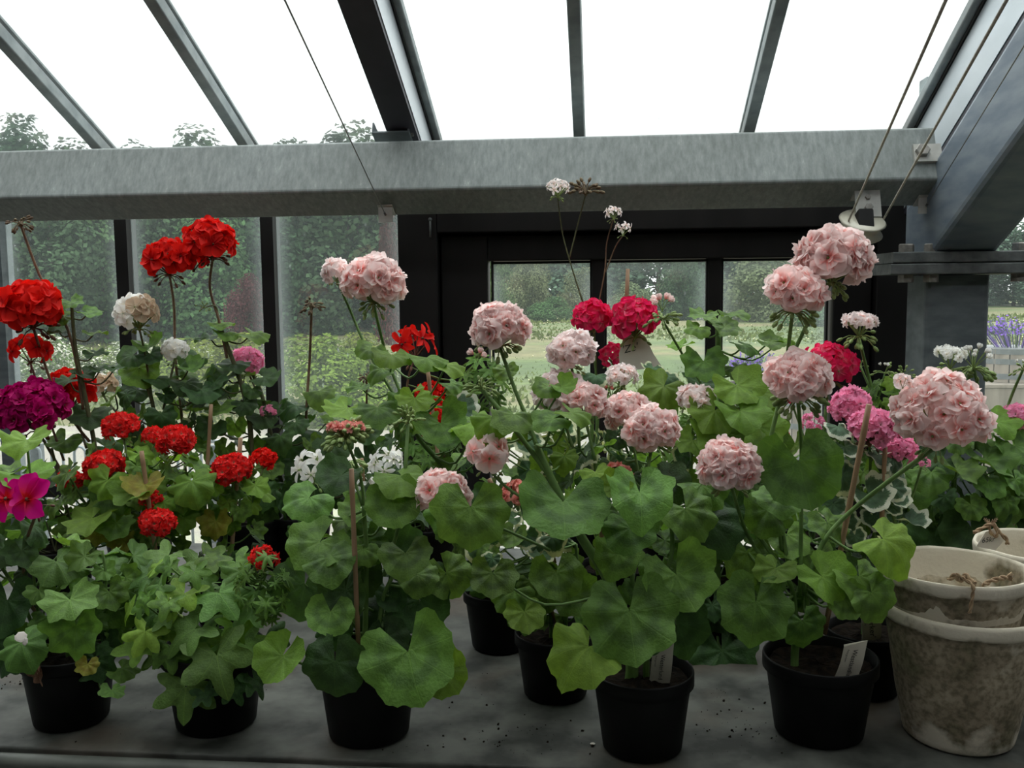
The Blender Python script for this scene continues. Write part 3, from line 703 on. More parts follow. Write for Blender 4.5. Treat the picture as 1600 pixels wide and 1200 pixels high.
# ------------------------------------------------------------------ potted plants
LEAFPOS = []
POTS = []
class Plant:
    def __init__(s, name, label, cx, by, rim, seed, cat='geranium', lk='zonal', mats='z', Y=None, smat='stem', group=None, hf=.80, potname='pot'):
        s.r = random.Random(seed)
        p = PZ(cx, by, BENCH); k = ppm(p)*(.985)
        R = rim/2*k*.99; rb = R*.77; H = 2*R*hf
        s.base = V((p.x*(p.y+rb)/p.y, p.y+rb, BENCH)); s.Y = s.base.y if Y is None else Y; s.R = R; s.H = H
        POTS.append((s.base.x, s.base.y, R, name))
        s.root = thing(name, tuple(s.base), label, cat, group)
        s.lk, s.mats, s.smat = lk, mats, smat
        b = s.base + V((0, 0, .0006))
        prof = [(.0001, 0), (rb*.9, 0), (rb, .004), (R*.93, H*.80), (R*.94, H*.82), (R, H*.83), (R*1.0, H-.002), (R*.985, H), (R*.955, H-.001), (R*.95, H*.84), (R*.9, H*.8), (rb*.97, .012), (.0001, .010)]
        MB().lathe([(a, z) for a, z in prof], b, 40).build(potname, M['pot'], s.root, True)
        mb = MB(); pr = [(R*.915, H*.845)] + [(R*.9*q, H*.86+.004*math.sin(q*9)) for q in (.95, .75, .5, .25)] + [(.0001, H*.87)]
        mb.lathe(pr, b, 24)
        mb.v = [v + V((0, 0, s.r.uniform(-.002, .003))) if i >= 24 else v for i, v in enumerate(mb.v)]
        mb.build('soil', M['soil'], s.root, False)
        s.top = s.base + V((0, 0, H*.86))
        s.sk = [s.top.copy()]; s.mb = MB(); s.leaves = []
    def pt(s, q):
        return PY(q[0], q[1], s.Y + (q[2] if len(q) > 2 else 0))
    def curve(s, pts, n=5):
        """smooth polyline through the points"""
        P = [pts[0]] + list(pts) + [pts[-1]]; out = []
        for i in range(1, len(P)-2):
            for k in range(n):
                t = k/n; a, b, c, d = P[i-1], P[i], P[i+1], P[i+2]
                out.append(.5*((2*b) + (c-a)*t + (2*a-5*b+4*c-d)*t*t + (3*b-a-3*c+d)*t**3))
        out.append(P[-2]); return out
    def stem(s, pts, r=6, r1=None, root=True, mat=None):
        """main stem from the soil up through picture points (r in pixels)"""
        P = [s.pt(q) for q in pts]; k = ppm(P[0])
        if root:
            d = P[0]-s.top; o = V((d.x, d.y, 0)); o = o*min(1, s.R*.5/max(o.length, 1e-6)); P = [s.top + o - V((0, 0, .012))] + P
        cv = s.curve(P); s.mb.tube(cv, [r*k/2, (r1 or r*.7)*k/2], 7); s.sk += cv[1:]
        return P[-1]
    def stalk(s, pts, end, r=5, mat=None, r1=None):
        """flower stalk: its own part, ending at the hub of a flower head"""
        P = [s.pt(q) for q in pts] + [end]; k = ppm(end)
        mb = MB(); cv = s.curve(P); mb.tube(cv, [r*k/2, (r1 or r*.8)*k/2], 6); mb.build('flower_stalk', M[mat or s.smat], s.root, True); s.sk += cv[:-2]
    def nearest(s, p):
        best = None
        for q in s.sk:
            dz = q.z - p.z + .01
            d = (q-p).length + (max(0, dz)*1.5)
            if best is None or d < best[0]: best = (d, q)
        return best[1]
    def put(s, o, N_, T, R, mat, kind=None, pet=True):
        X = T.cross(N_).normalized(); T = N_.cross(X)
        me = s.r.choice(LEAF[kind or s.lk])
        sx = R*s.r.uniform(.92, 1.08)
        inst('leaf', me, axes_m(o, X, T, N_, sx, R, R), s.root, LM[mat])
        LEAFPOS.append((o, R))
        if pet:
            q = s.nearest(o); d = o-q; k = .0011 + R*.018
            mid = q + d*.55 + V((0, 0, -.15*d.length)) - N_*(.25*d.length)*.5
            P = [q + (mid-q)*0, q.lerp(mid, .55)+V((0, 0, .0)), mid.lerp(o, .5), o - N_*.001]
            s.mb.tube(s.curve([q, mid, o - N_*.0005], 4), [k*1.2, k], 5, False)
    def leaf(s, px, py, r, tilt=40, rot=0, mat=None, dy=0, kind=None, roll=0):
        o = PY(px, py, s.Y+dy); R = r*ppm(o); t = math.radians(tilt); a = math.radians(rot); ro = math.radians(roll)
        F0, U0 = -FW, UP
        N_ = F0*math.cos(t) + U0*math.sin(t); Ut = U0*math.cos(t) - F0*math.sin(t)
        T = -Ut*math.cos(a) + RT*math.sin(a)
        if ro:
            Rm = Matrix.Rotation(ro, 3, Ut); N_ = Rm @ N_; T = Rm @ T
        s.put(o - T*R*.12, N_, T, R, mat or s.mats[0], kind)
    def clump(s, cx, cy, rx, ry, n, r, dy=0, depth=None, mats=None, kind=None, face=.45, thr=.62):
        k = ppm(PY(cx, cy, s.Y+dy)); c = PY(cx, cy, s.Y+dy); dep = depth if depth is not None else min(.13, rx*k*.8)
        m = mats or s.mats; tries = 0; made = 0
        while made < n and tries < n*14:
            tries += 1
            a = s.r.uniform(0, 6.28); q = s.r.random()**.5; u = q*math.cos(a); v = q*math.sin(a)
            w = s.r.uniform(-1, 1)*math.sqrt(max(0, 1-q*q))
            o = c + RT*(u*rx*k) - UP*(v*ry*k) + V((0, w*dep, 0))
            R = r*k*s.r.uniform(.62, 1.15)
            if any((o-p).length < thr*(R+r2) for p, r2 in LEAFPOS[-700:]): continue
            if o.z < BENCH + R*.5: continue
            ok = True
            for (x, y, pr, _) in POTS:
                if o.z < BENCH+pr*1.5 and (o.x-x)**2+(o.y-y)**2 < (pr+R*.5)**2: ok = False
            if not ok: continue
            out = V((u*rx*k, w*dep*1.2, -v*ry*k*.35)); out = out.normalized() if out.length > 1e-5 else V((0, -1, 0))
            N_ = (V((0, 0, .85)) + out*(.35+.75*q) + V((0, -face, 0)) + V((s.r.uniform(-1, 1), s.r.uniform(-1, 1), s.r.uniform(-.5, .5)))*.38).normalized()
            T = out + V((s.r.uniform(-.4, .4), s.r.uniform(-.5, .1), -.35)); T = (T - N_*T.dot(N_)).normalized()
            s.put(o, N_, T, R, s.r.choice(m), kind); made += 1
    def done(s):
        if s.mb.v: s.mb.build('stem', M[s.smat], s.root, True)
def cane(a, b, r, label, Y0, Y1=None):
    """bamboo stick from picture point a (top) to b (foot)"""
    p, q = PY(a[0], a[1], Y0), PY(b[0], b[1], Y1 or Y0); k = ppm(p)*r/2; mb = MB(); n = 9
    mb.tube([p.lerp(q, i/n) for i in range(n+1)], [k*(1.12 if i % 3 == 1 else 1) for i in range(n+1)], 8)
    o = mb.build('bamboo_stick', M['cane'], None, True); o['label'] = label; o['category'] = 'stick'; o['group'] = 'bamboo support sticks'

# --- A: back left, tall scarlet
s = Plant('potted_geranium', 'tall geranium at far left with large scarlet heads and one withered head', 95, 955, 118, 101, lk='ruffle', mats='zdz', smat='darkstem')
s.stem([(150, 850), (150, 720), (135, 630), (118, 545), (112, 475)], 9, 5)
s.stem([(120, 860), (95, 760), (80, 700)], 7)
h = dry_head(s.root, 32, 350, 17, s.Y-.02); s.stalk([(130, 640), (118, 560), (100, 500), (62, 430)], h, 5, 'redstem')
h = flower_head(s.root, 48, 478, 56, 'red', 'single', s.Y-.05, 22, 10, flat=.72, bc='budred'); s.stalk([(140, 690), (120, 665), (85, 610)], h, 5, 'redstem')
h = flower_head(s.root, 45, 545, 36, 'red', 'single', s.Y-.02, 6, 5, bc='budred', flat=.5); s.stalk([(100, 720), (75, 650)], h, 4, 'redstem')
h = flower_head(s.root, 112, 608, 42, 'red', 'single', s.Y+.06, 15, 6, flat=.8, bc='budred'); s.stalk([(135, 700)], h, 4)
h = flower_head(s.root, 52, 638, 60, 'magenta', 'double', s.Y-.10, 24, 6, flat=.75, bc='budred', fsize=.36); s.stalk([(110, 760), (75, 700)], h, 5, 'redstem')
for a in ((112, 472, 20, 60, 40, 'z'), (140, 488, 22, 70, 80, 'z'), (98, 495, 16, 60, -60, 'z'), (150, 520, 20, 75, 90, 'z'), (90, 520, 20, 78, -70, 'd'), (150, 552, 20, 60, 70, 'd'), (132, 585, 22, 60, 50, 'd'), (105, 594, 22, 70, -40, 'd'), (160, 575, 20, 70, 90, 'd'), (182, 575, 18, 70, 90, 'd'), (140, 650, 34, 55, 20, 'd'), (100, 690, 30, 60, 0, 'z')): s.leaf(*a)
s.clump(125, 760, 60, 80, 14, 28, mats='dzd'); s.clump(60, 800, 60, 70, 10, 28, mats='dd'); s.done()
# --- far left near: magenta single flower, bright leaves above
s = Plant('potted_geranium', 'front left potted geranium in black pot with one bright magenta open flower', 114, 1150, 152, 102, lk='ruffle', mats='iizb')
s.stem([(105, 1010), (95, 970)], 8); s.stem([(60, 1000), (30, 930), (-10, 860), (-20, 780)], 7)
s.stem([(140, 990), (165, 920), (160, 860)], 6); s.stem([(60, 960), (50, 880)], 6)
h = flower_head(s.root, 22, 782, 40, 'mag1', 'butterfly', s.Y-.05, 1, 8, flat=.9, fsize=1.0, bc='budred', up=(0, -.8, .5), spread=.3)
h = flower_head(s.root, 52, 782, 38, 'mag1', 'butterfly', s.Y-.07, 1, 8, flat=.9, fsize=1.0, bc='budred', up=(.1, -.8, .5), spread=.3); s.stalk([(66, 970), (42, 930), (38, 860)], h, 6, 'redstem')
for a in ((40, 690, 40, 66, 10, 'b', -.02), (40, 745, 45, 76, 40, 'b', -.02), (10, 740, 36, 72, -40, 'z'), (118, 985, 50, 12, 0, 'z', -.08), (35, 1008, 40, 45, 30, 'i', -.10), (110, 940, 42, 60, 30, 'i', -.08), (10, 945, 52, 20, 0, 'd', -.03), (170, 945, 44, 25, 0, 'z', .02), (90, 880, 42, 58, 40, 'i', 0), (20, 1020, 40, 30, -20, 'd', -.05), (150, 1035, 34, 20, 20, 'd', -.03), (5, 860, 36, 50, 0, 'd', 0), (160, 1010, 30, 30, 40, 'd', 0), (192, 1045, 24, 60, 60, 'i', -.02), (175, 1080, 22, 70, 30, 'i', -.07), (136, 1040, 18, 40, 0, 'y', -.09)): s.leaf(*a)
s.clump(60, 920, 80, 80, 22, 30, dy=.02, mats='izd'); s.clump(150, 920, 75, 70, 20, 30, dy=.03, mats='iiz'); s.clump(20, 870, 60, 60, 10, 34, mats='dzi')
wz = V((-.25, -.9, .25)).normalized(); wt = V((.1, -.15, -1)); wt = (wt-wz*wt.dot(wz)).normalized()
for wx, wy, wr in ((54, 1030, 24), (62, 1052, 16)):
    w0 = PY(wx, wy, s.base.y-s.R*1.12); inst('withered_leaf', LEAF['ruffle'][2], axes_m(w0, wt.cross(wz), wt, wz, wr*ppm(w0)*.8, wr*ppm(w0)*1.2, wr*ppm(w0)*1.6), s.root, M['drybrown'])
s.done()
p = PY(33, 995, s.Y-.125); mb = MB(); mb.ell(p, .008, .0012, V((.4, -.7, .6)), 7, 4); mb.ell(p+V((.006, -.001, -.006)), .006, .0012, V((-.3, -.9, .3)), 6, 4); mb.ell(p+V((-.005, 0, -.001)), .005, .0012, V((.5, -.6, .3)), 5, 4); o = mb.build('fallen_petal', M['petalwhite'], None); o['label'] = 'white fallen petal resting on a leaf of the front left plant'; o['category'] = 'petal'
# --- B: tall scarlet twin heads
s = Plant('potted_geranium', 'tall dark-leaved geranium with twin scarlet heads above the left window', 392, 905, 112, 103, mats='zdd', smat='darkstem')
s.stem([(392, 800), (392, 680), (380, 610), (355, 540), (345, 512)], 10, 6)
h = flower_head(s.root, 327, 378, 44, 'red', 'single', s.Y-.05, 19, 10, flat=.9, bc='budred'); s.stalk([(355, 560), (342, 500), (328, 450)], h, 5, 'redstem')
h = flower_head(s.root, 262, 404, 42, 'red', 'single', s.Y-.09, 18, 6, flat=.75, bc='budred'); s.stalk([(290, 740), (283, 640), (274, 560), (272, 480)], h, 5, 'redstem')
flower_head(s.root, 300, 405, 30, 'red', 'single', s.Y-.04, 9, 0, flat=.8, bc='budred')
h = bud_head(s.root, 318, 476, 11, s.Y-.04, 12); s.stalk([(342, 520), (338, 480)], h, 3)
for a in ((345, 505, 22, 74, 0, 'z'), (325, 528, 24, 70, -50, 'd'), (395, 522, 28, 62, 70, 'z'), (355, 520, 24, 74, 30, 'z'), (300, 560, 24, 60, -40, 'd'), (365, 568, 30, 72, 20, 'd'), (415, 590, 26, 66, 60, 'd'), (350, 590, 26, 60, -30, 'd'), (310, 595, 28, 68, 0, 'z'), (410, 650, 26, 50, 40, 'd'), (330, 665, 28, 60, -20, 'd')): s.leaf(*a)
s.clump(365, 640, 60, 70, 16, 25, mats='ddz'); s.clump(400, 740, 60, 70, 12, 27, mats='d'); s.clump(300, 640, 40, 60, 9, 24, mats='dzw'); s.done()
cane((330, 632), (318, 830), 6, 'thin bamboo stick between the left window and the compact coral geraniums', s.Y-.1)
# --- C: white
s = Plant('potted_geranium', 'white-flowered geranium at left whose topmost head is half faded to brown', 222, 918, 112, 104, mats='zdz', smat='darkstem')
s.stem([(225, 800), (235, 700), (240, 640), (225, 590)], 8)
h = flower_head(s.root, 213, 490, 40, 'white', 'single', s.Y-.02, 22, 8, flat=.75, mix=('brown', lambda d: d.x > .005), fsize=.36); s.stalk([(240, 640), (228, 560)], h, 4)
h = flower_head(s.root, 272, 547, 25, 'white', 'single', s.Y+.03, 14, 5, flat=.65); s.stalk([(255, 640)], h, 4)
h = flower_head(s.root, 158, 602, 28, 'white', 'single', s.Y+.04, 14, 5, flat=.6, mix=('brown', lambda d: d.x > 0)); s.stalk([(210, 680)], h, 4)
for a in ((232, 540, 26, 66, 30, 'z'), (205, 556, 26, 60, -40, 'd'), (235, 555, 24, 40, 20, 'd'), (218, 578, 34, 30, 20, 'z'), (244, 592, 24, 60, 60, 'd'), (298, 575, 24, 70, 60, 'z'), (290, 600, 26, 55, 20, 'd'), (316, 610, 30, 62, 30, 'd'), (210, 610, 26, 60, -40, 'd')): s.leaf(*a)
s.clump(225, 650, 65, 60, 18, 26, mats='dzz'); s.clump(255, 720, 70, 70, 12, 26, mats='dzw'); s.done()
# --- D: dark plant centre left with small candy pink heads
s = Plant('potted_geranium', 'dark-leaved geranium behind the white stars with small candy pink heads', 470, 895, 110, 105, mats='d', smat='darkstem')
s.stem([(450, 800), (430, 710), (410, 620), (395, 585)], 8); s.stem([(480, 800), (490, 700)], 7)
h = flower_head(s.root, 386, 568, 30, 'mpink', 'frill', s.Y+.04, 16, 4, flat=1.0); s.stalk([(405, 620)], h, 4)
h = flower_head(s.root, 418, 643, 14, 'mpink', 'frill', s.Y-.05, 6, 3); s.stalk([(420, 680)], h, 3)
h = dry_head(s.root, 487, 478, 17, s.Y-.06); s.stalk([(476, 700), (480, 620), (484, 560)], h, 5, 'redstem')
h = dry_head(s.root, 573, 592, 12, s.Y-.04); s.stalk([(574, 690), (573, 640)], h, 4, 'redstem')
for a in ((500, 612, 26, 66, 20, 'z'), (460, 635, 26, 62, -40, 'd'), (530, 620, 24, 66, 60, 'z'), (450, 700, 36, 40, 0, 'd'), (505, 680, 34, 50, 20, 'd'), (440, 760, 32, 30, 0, 'd'), (395, 815, 30, 15, 0, 'd'), (435, 800, 26, 15, 0, 'd'), (560, 650, 26, 60, 0, 'd'), (575, 675, 30, 60, 30, 'd')): s.leaf(*a)
s.clump(460, 690, 60, 80, 22, 27, mats='ddz'); s.clump(530, 720, 70, 70, 16, 28, mats='ddz'); s.done()
# --- compact coral reds
s = Plant('potted_geranium', 'compact bushy geranium at left with seven coral red heads', 215, 1000, 118, 106, lk='ruffle', mats='bzbz', smat='stem')
s.stem([(215, 880), (190, 800)], 9); s.stem([(235, 870), (265, 790)], 9); s.stem([(180, 860), (150, 800)], 7)
for x, y, r_, n, dy in ((190, 667, 31, 18, .03), (240, 682, 22, 11, .05), (276, 690, 33, 18, .02), (163, 729, 34, 20, -.03), (110, 752, 24, 12, .0), (246, 818, 31, 18, -.09), (236, 782, 20, 8, -.03)):
    h = flower_head(s.root, x, y, r_, 'redp', 'frill', s.Y+dy, n, 5, flat=.8, fsize=.42); s.stalk([(x*.4+215*.6, y+70)], h, 4)
for a in ((205, 770, 34, 60, -30, 'b', -.07), (300, 755, 36, 45, 20, 'b', -.03), (140, 812, 42, 62, -30, 'b', -.09), (225, 760, 34, 58, 10, 'y', -.06), (120, 770, 26, 60, -40, 'z', 0), (170, 780, 28, 50, 0, 'z', -.05), (180, 820, 30, 50, 0, 'z', -.08), (155, 830, 26, 30, 0, 'y', -.05), (190, 845, 22, 30, 30, 'y', -.06)): s.leaf(*a)
s.clump(190, 760, 90, 60, 42, 25, mats='bzbz'); s.clump(260, 770, 80, 60, 26, 26, dy=.04, mats='bzz'); s.clump(190, 850, 90, 50, 20, 24, mats='dzz'); s.done()
cane((221, 705), (243, 860), 7, 'light bamboo stick in the compact coral red geranium at left', s.Y-.05)
s = Plant('potted_geranium', 'yellow-green geranium with two coral red heads and a yellowing leaf', 355, 985, 112, 107, lk='ruffle', mats='zbz')
s.stem([(350, 880), (355, 800)], 9); s.stem([(330, 870), (320, 790)], 8)
for x, y, r_, n, dy in ((362, 735, 34, 22, -.03), (411, 718, 24, 12, .03)):
    h = flower_head(s.root, x, y, r_, 'redp' if x < 400 else 'red', 'frill', s.Y+dy, n, 5, flat=.8, fsize=.4); s.stalk([(x*.7+108, y+60)], h, 4)
for a in ((337, 818, 28, 20, 0, 'y', -.05), (320, 770, 28, 50, 0, 'z', -.04), (400, 760, 24, 45, 30, 'b', -.02)): s.leaf(*a)
s.clump(345, 770, 62, 50, 26, 24, mats='zbb'); s.clump(360, 850, 55, 45, 10, 24, mats='dz'); s.done()
cane((376, 684), (356, 935), 7, 'tall bamboo stick behind the coral head of the yellow-green geranium', s.Y-.01)
# --- ivy leaved, second front
s = Plant('potted_geranium', 'second front pot from left, lobed bright leaves with a tiny red bud spray', 340, 1158, 168, 108, lk='ivy', mats='iib')
s.stem([(330, 1020), (320, 960), (300, 900)], 8); s.stem([(360, 1020), (385, 960), (410, 915)], 7); s.stem([(300, 1030), (250, 1000), (225, 960)], 6)
h = flower_head(s.root, 410, 872, 26, 'redp', 'frill', s.Y+.0, 8, 14, flat=.8, fsize=.42); s.stalk([(408, 930)], h, 4)
h = bud_head(s.root, 268, 945, 20, s.Y-.06, 14); s.stalk([(290, 985)], h, 4)
for a in ((345, 930, 44, 45, 40, 'i', -.04), (285, 930, 38, 58, -20, 'b', -.04), (300, 985, 42, 50, -50, 'i', -.07), (215, 1010, 34, 50, -60, 'b', -.02), (340, 1030, 52, 35, 20, 'i', -.09), (290, 1080, 44, 20, 0, 'i', -.08), (395, 950, 38, 40, 30, 'i', -.02), (415, 1000, 36, 30, 20, 'd', 0), (385, 1010, 34, 50, 40, 'z', -.05), (240, 960, 34, 55, -40, 'i', 0), (310, 880, 36, 55, 0, 'i', .04), (260, 870, 34, 60, -30, 'i', .05), (230, 900, 34, 55, -60, 'i', .03), (370, 880, 30, 50, 40, 'z', .03), (250, 1020, 30, 50, -50, 'i', 0), (320, 1085, 22, 40, 30, 'd', -.08)): s.leaf(*a)
s.clump(310, 950, 105, 85, 52, 28, mats='iibz'); s.clump(410, 920, 40, 60, 24, 14, dy=-.03, kind='fern', mats='iz'); s.clump(330, 1040, 80, 40, 14, 26, dy=-.04, mats='id'); s.done()
# --- P3 front centre
s = Plant('potted_geranium', 'front pot left of centre with huge round leaves and half-open salmon bud head', 578, 1175, 172, 109, lk='round', mats='zd', hf=.86)
s.stem([(570, 1020), (572, 930), (572, 850), (568, 790)], 10, 7); s.stem([(590, 1020), (600, 930), (640, 860)], 8)
h = bud_head(s.root, 540, 672, 36, s.Y-.04, 70, 'bud', 'salmon', 14, -.2, 1.0); s.stalk([(570, 800), (563, 745)], h, 6)
h = bud_head(s.root, 545, 712, 26, s.Y+.02, 26, 'bud', None, 0, -.6, .3); s.stalk([(566, 790)], h, 5)
h = bud_head(s.root, 637, 650, 25, s.Y+.03, 34, 'bud', None, 0, -.2, 1.4); s.stalk([(600, 900), (628, 800), (634, 720)], h, 7)
for a in ((640, 1028, 84, 30, 18, 'z', -.10, 'kidney', -14), (690, 1050, 46, 25, 40, 'b', -.085), (523, 1042, 54, 8, 0, 'd', -.11), (438, 1030, 46, 30, -30, 'b', -.10), (516, 960, 40, 34, 0, 'z', -.07, 'kidney'), (615, 785, 50, 35, 20, 'z', -.05, 'kidney'), (634, 868, 44, 50, 10, 'z', -.06, 'kidney'), (495, 850, 52, 48, -40, 'z', -.03), (515, 875, 48, 45, 10, 'z', -.05), (530, 745, 40, 60, -30, 'd', -.03), (630, 745, 48, 66, 40, 'b', -.03), (475, 920, 56, 12, -10, 'd', .02), (660, 945, 54, 25, 30, 'd', .03), (600, 965, 50, 30, 0, 'd', .03), (560, 900, 44, 20, 0, 'd', .04), (700, 900, 40, 20, 30, 'z', .02), (570, 850, 40, 30, 0, 'z', .03), (605, 1000, 40, 30, 20, 'd', -.02), (655, 900, 34, 50, 40, 'z', -.02), (480, 780, 42, 55, -30, 'z', .02), (560, 800, 36, 50, -20, 'z', .02)): s.leaf(*a)
s.clump(580, 900, 105, 100, 18, 38, dy=.05, mats='zdd'); s.done()
cane((549, 733), (560, 1010), 8, 'bamboo stick in the front pot left of centre', s.Y-.06, s.Y-.03)
# --- white star flowers
s = Plant('potted_geranium', 'geranium with narrow white star flowers behind the front centre plant', 545, 965, 108, 110, mats='d', smat='stem')
s.stem([(525, 900), (505, 850), (500, 800)], 7); s.stem([(560, 880), (600, 800)], 7)
h = flower_head(s.root, 488, 730, 42, 'white', 'star', s.Y-.02, 8, 4, flat=.6); s.stalk([(496, 850), (491, 790)], h, 4)
h = flower_head(s.root, 602, 724, 34, 'white', 'star', s.Y-.02, 8, 4, flat=.7); s.stalk([(600, 790)], h, 4)
h = flower_head(s.root, 570, 762, 32, 'white', 'star', s.Y+.02, 9, 4, flat=.7); s.stalk([(580, 800)], h, 4)
s.clump(510, 810, 60, 50, 12, 22, mats='dz'); s.clump(600, 800, 60, 50, 10, 24, mats='d'); s.done()
cane((565, 716), (575, 860), 6, 'second bamboo stick beside the white star flowers', s.Y+.01)
# --- tall blush plant (P4)
s = Plant('potted_geranium', 'tall geranium with a full blush head standing left of the dark door frame', 782, 1026, 120, 111, mats='bzb', lk='zonal')
s.stem([(775, 900), (750, 830), (696, 734), (655, 685), (636, 640)], 11, 7)
h = flower_head(s.root, 583, 443, 51, 'blush', 'double', s.Y-.12, 17, 12, flat=.85); s.stalk([(640, 660), (628, 620), (605, 560)], h, 6)
h = flower_head(s.root, 526, 424, 23, 'pale', 'double', s.Y-.11, 5, 8, flat=.85, fsize=.66); s.stalk([(640, 655), (605, 600), (573, 545), (545, 480)], h, 5)
for a in ((578, 545, 26, 66, -30, 'z', -.08), (612, 556, 34, 72, 0, 'b', -.1), (668, 560, 34, 70, 20, 'b', -.1), (700, 572, 30, 60, 60, 'b', -.1), (595, 578, 24, 60, -40, 'z', -.05), (540, 640, 40, 66, -20, 'b', -.12), (590, 640, 38, 55, 10, 'z', -.12), (648, 625, 30, 40, 0, 'b', -.08), (706, 600, 22, 60, 40, 'z', -.06), (690, 665, 44, 45, 20, 'z', -.1), (745, 662, 46, 70, 40, 'b', -.12), (700, 800, 42, 20, 20, 'z', -.2), (560, 605, 22, 60, -40, 'z', -.04), (700, 690, 30, 60, 20, 'z', -.05), (740, 655, 26, 60, 30, 'z', 0), (800, 900, 40, 20, 0, 'd', -.06)): s.leaf(*a)
s.clump(740, 780, 70, 80, 18, 32, mats='zdz'); s.clump(670, 650, 70, 40, 12, 26, mats='bz', dy=-.04); s.clump(780, 890, 50, 50, 10, 30, mats='d', dy=-.03); s.done()
# --- ivy red + scented leaves
s = Plant('potted_geranium', 'geranium with spiky scarlet flowers and finely cut leaves beside the dark door post', 668, 915, 112, 112, lk='fern', mats='zdi')
s.stem([(660, 800), (650, 720), (636, 640)], 7, 4, mat='darkstem'); s.stem([(690, 800), (700, 700)], 7)
h = flower_head(s.root, 646, 534, 42, 'red', 'star', s.Y-.02, 7, 3, flat=.5, fsize=.6, bc='budred'); s.stalk([(632, 650), (638, 590)], h, 4, 'redstem')
h = flower_head(s.root, 672, 618, 28, 'red', 'frill', s.Y+.02, 13, 3, flat=.8); s.stalk([(690, 700)], h, 4, 'redstem')
h = flower_head(s.root, 690, 652, 30, 'red', 'frill', s.Y-.02, 13, 3, flat=.9); s.stalk([(695, 720)], h, 4, 'redstem')
h = flower_head(s.root, 672, 676, 16, 'red', 'frill', s.Y+.0, 7, 0, flat=.9)
s.leaf(720, 640, 34, 40, 30, 'w', -.03, 'zonal')
s.clump(660, 710, 75, 50, 40, 20, mats='zid'); s.clump(750, 600, 50, 40, 26, 17, dy=.05, mats='zi'); s.clump(640, 790, 70, 50, 16, 24, mats='d'); s.done()
cane((668, 575), (690, 760), 6, 'reddish bamboo stick behind the bright leaves left of the door', s.Y-.12)
# --- P5 variegated salmon
s = Plant('potted_geranium', 'second row pot with cream-edged leaves and tiny salmon flowers', 868, 1105, 134, 113, mats='vz', lk='zonal')
s.stem([(860, 960), (840, 890), (820, 840)], 7); s.stem([(885, 960), (900, 900), (900, 850)], 7)
h = flower_head(s.root, 808, 771, 32, 'salmon', 'double', s.Y+.05, 9, 5, flat=.5, fsize=.38); s.stalk([(820, 830)], h, 4)
for a in ((870, 900, 46, 26, 10, 'z', -.09, 'kidney'), (800, 925, 38, 40, -40, 'z', -.07), (820, 960, 36, 35, 10, 'b', -.11), (822, 838, 24, 15, 0, 'v', -.02), (845, 868, 26, 70, 0, 'v', -.02), (838, 848, 22, 40, 30, 'v', 0), (770, 830, 30, 30, 0, 'v', 0), (750, 860, 28, 45, 0, 'v', 0), (895, 930, 40, 30, 20, 'z', -.02), (770, 780, 36, 15, 0, 'd', .05)): s.leaf(*a)
s.clump(820, 850, 80, 60, 24, 24, mats='vvz'); s.clump(860, 930, 60, 40, 10, 30, mats='z'); s.done()
cane((764, 748), (790, 800), 7, 'slanting bamboo stick left of the tiny salmon flowers', s.Y+.04)
cane((836, 737), (866, 880), 8, 'bamboo stick right of the tiny salmon flowers', s.Y+.06)
cane((855, 940), (876, 985), 6, 'short bamboo stick end showing in the second row pot', s.Y+.0)
# --- P6 front centre blush
s = Plant('potted_geranium', 'front middle pot with thick pale green stem, blush heads and drooping lobed leaves', 1003, 1197, 170, 114, lk='zonal', mats='zzb')
s.stem([(985, 1020), (950, 905), (912, 845), (872, 770), (838, 695)], 22, 11)
s.stem([(1010, 1020), (1030, 930), (1050, 860), (1045, 790)], 9); s.stem([(1010, 1010), (990, 920), (985, 840), (1000, 780)], 8)
h = flower_head(s.root, 782, 512, 48, 'blush', 'double', s.Y+.05, 15, 14, flat=.85, budR=.75); s.stalk([(838, 695, .03), (826, 660, .04), (805, 610, .05)], h, 8)
h = bud_head(s.root, 752, 598, 24, s.Y+.0, 30, 'bud', None, 0, -.4, .9); s.stalk([(860, 745), (815, 685), (780, 640)], h, 9)
flower_head(s.root, 746, 558, 14, 'blush', 'cup', s.Y, 3, 0, fsize=.8, spread=1.2)
h = flower_head(s.root, 893, 550, 40, 'pale', 'double', s.Y+.12, 13, 9, flat=.85); s.stalk([(905, 700, .1), (902, 620, .12)], h, 6)
h = flower_head(s.root, 876, 614, 46, 'pale', 'double', s.Y+.10, 15, 5, flat=.7); s.stalk([(895, 700, .08)], h, 6)
h = flower_head(s.root, 915, 628, 36, 'blush', 'double', s.Y+.06, 11, 4, flat=.8); s.stalk([(930, 720, .05)], h, 6)
h = flower_head(s.root, 762, 706, 42, 'blush', 'single', s.Y-.02, 9, 7, flat=.7, fsize=.56); s.stalk([(850, 800), (790, 760)], h, 5)
h = flower_head(s.root, 690, 770, 46, 'blush', 'double', s.Y-.02, 11, 0, flat=.85); s.stalk([(860, 860), (770, 820)], h, 5)
h = flower_head(s.root, 1020, 670, 46, 'blush', 'double', s.Y+.05, 13, 8, flat=.7); s.stalk([(1010, 800, .0), (1010, 750, .04)], h, 7)
h = flower_head(s.root, 982, 645, 40, 'blush', 'double', s.Y+.12, 10, 6, flat=.8); s.stalk([(1000, 750, .1)], h, 5)
h = flower_head(s.root, 965, 740, 24, 'salmon', 'double', s.Y+.06, 8, 4, flat=.7); s.stalk([(970, 790)], h, 4)
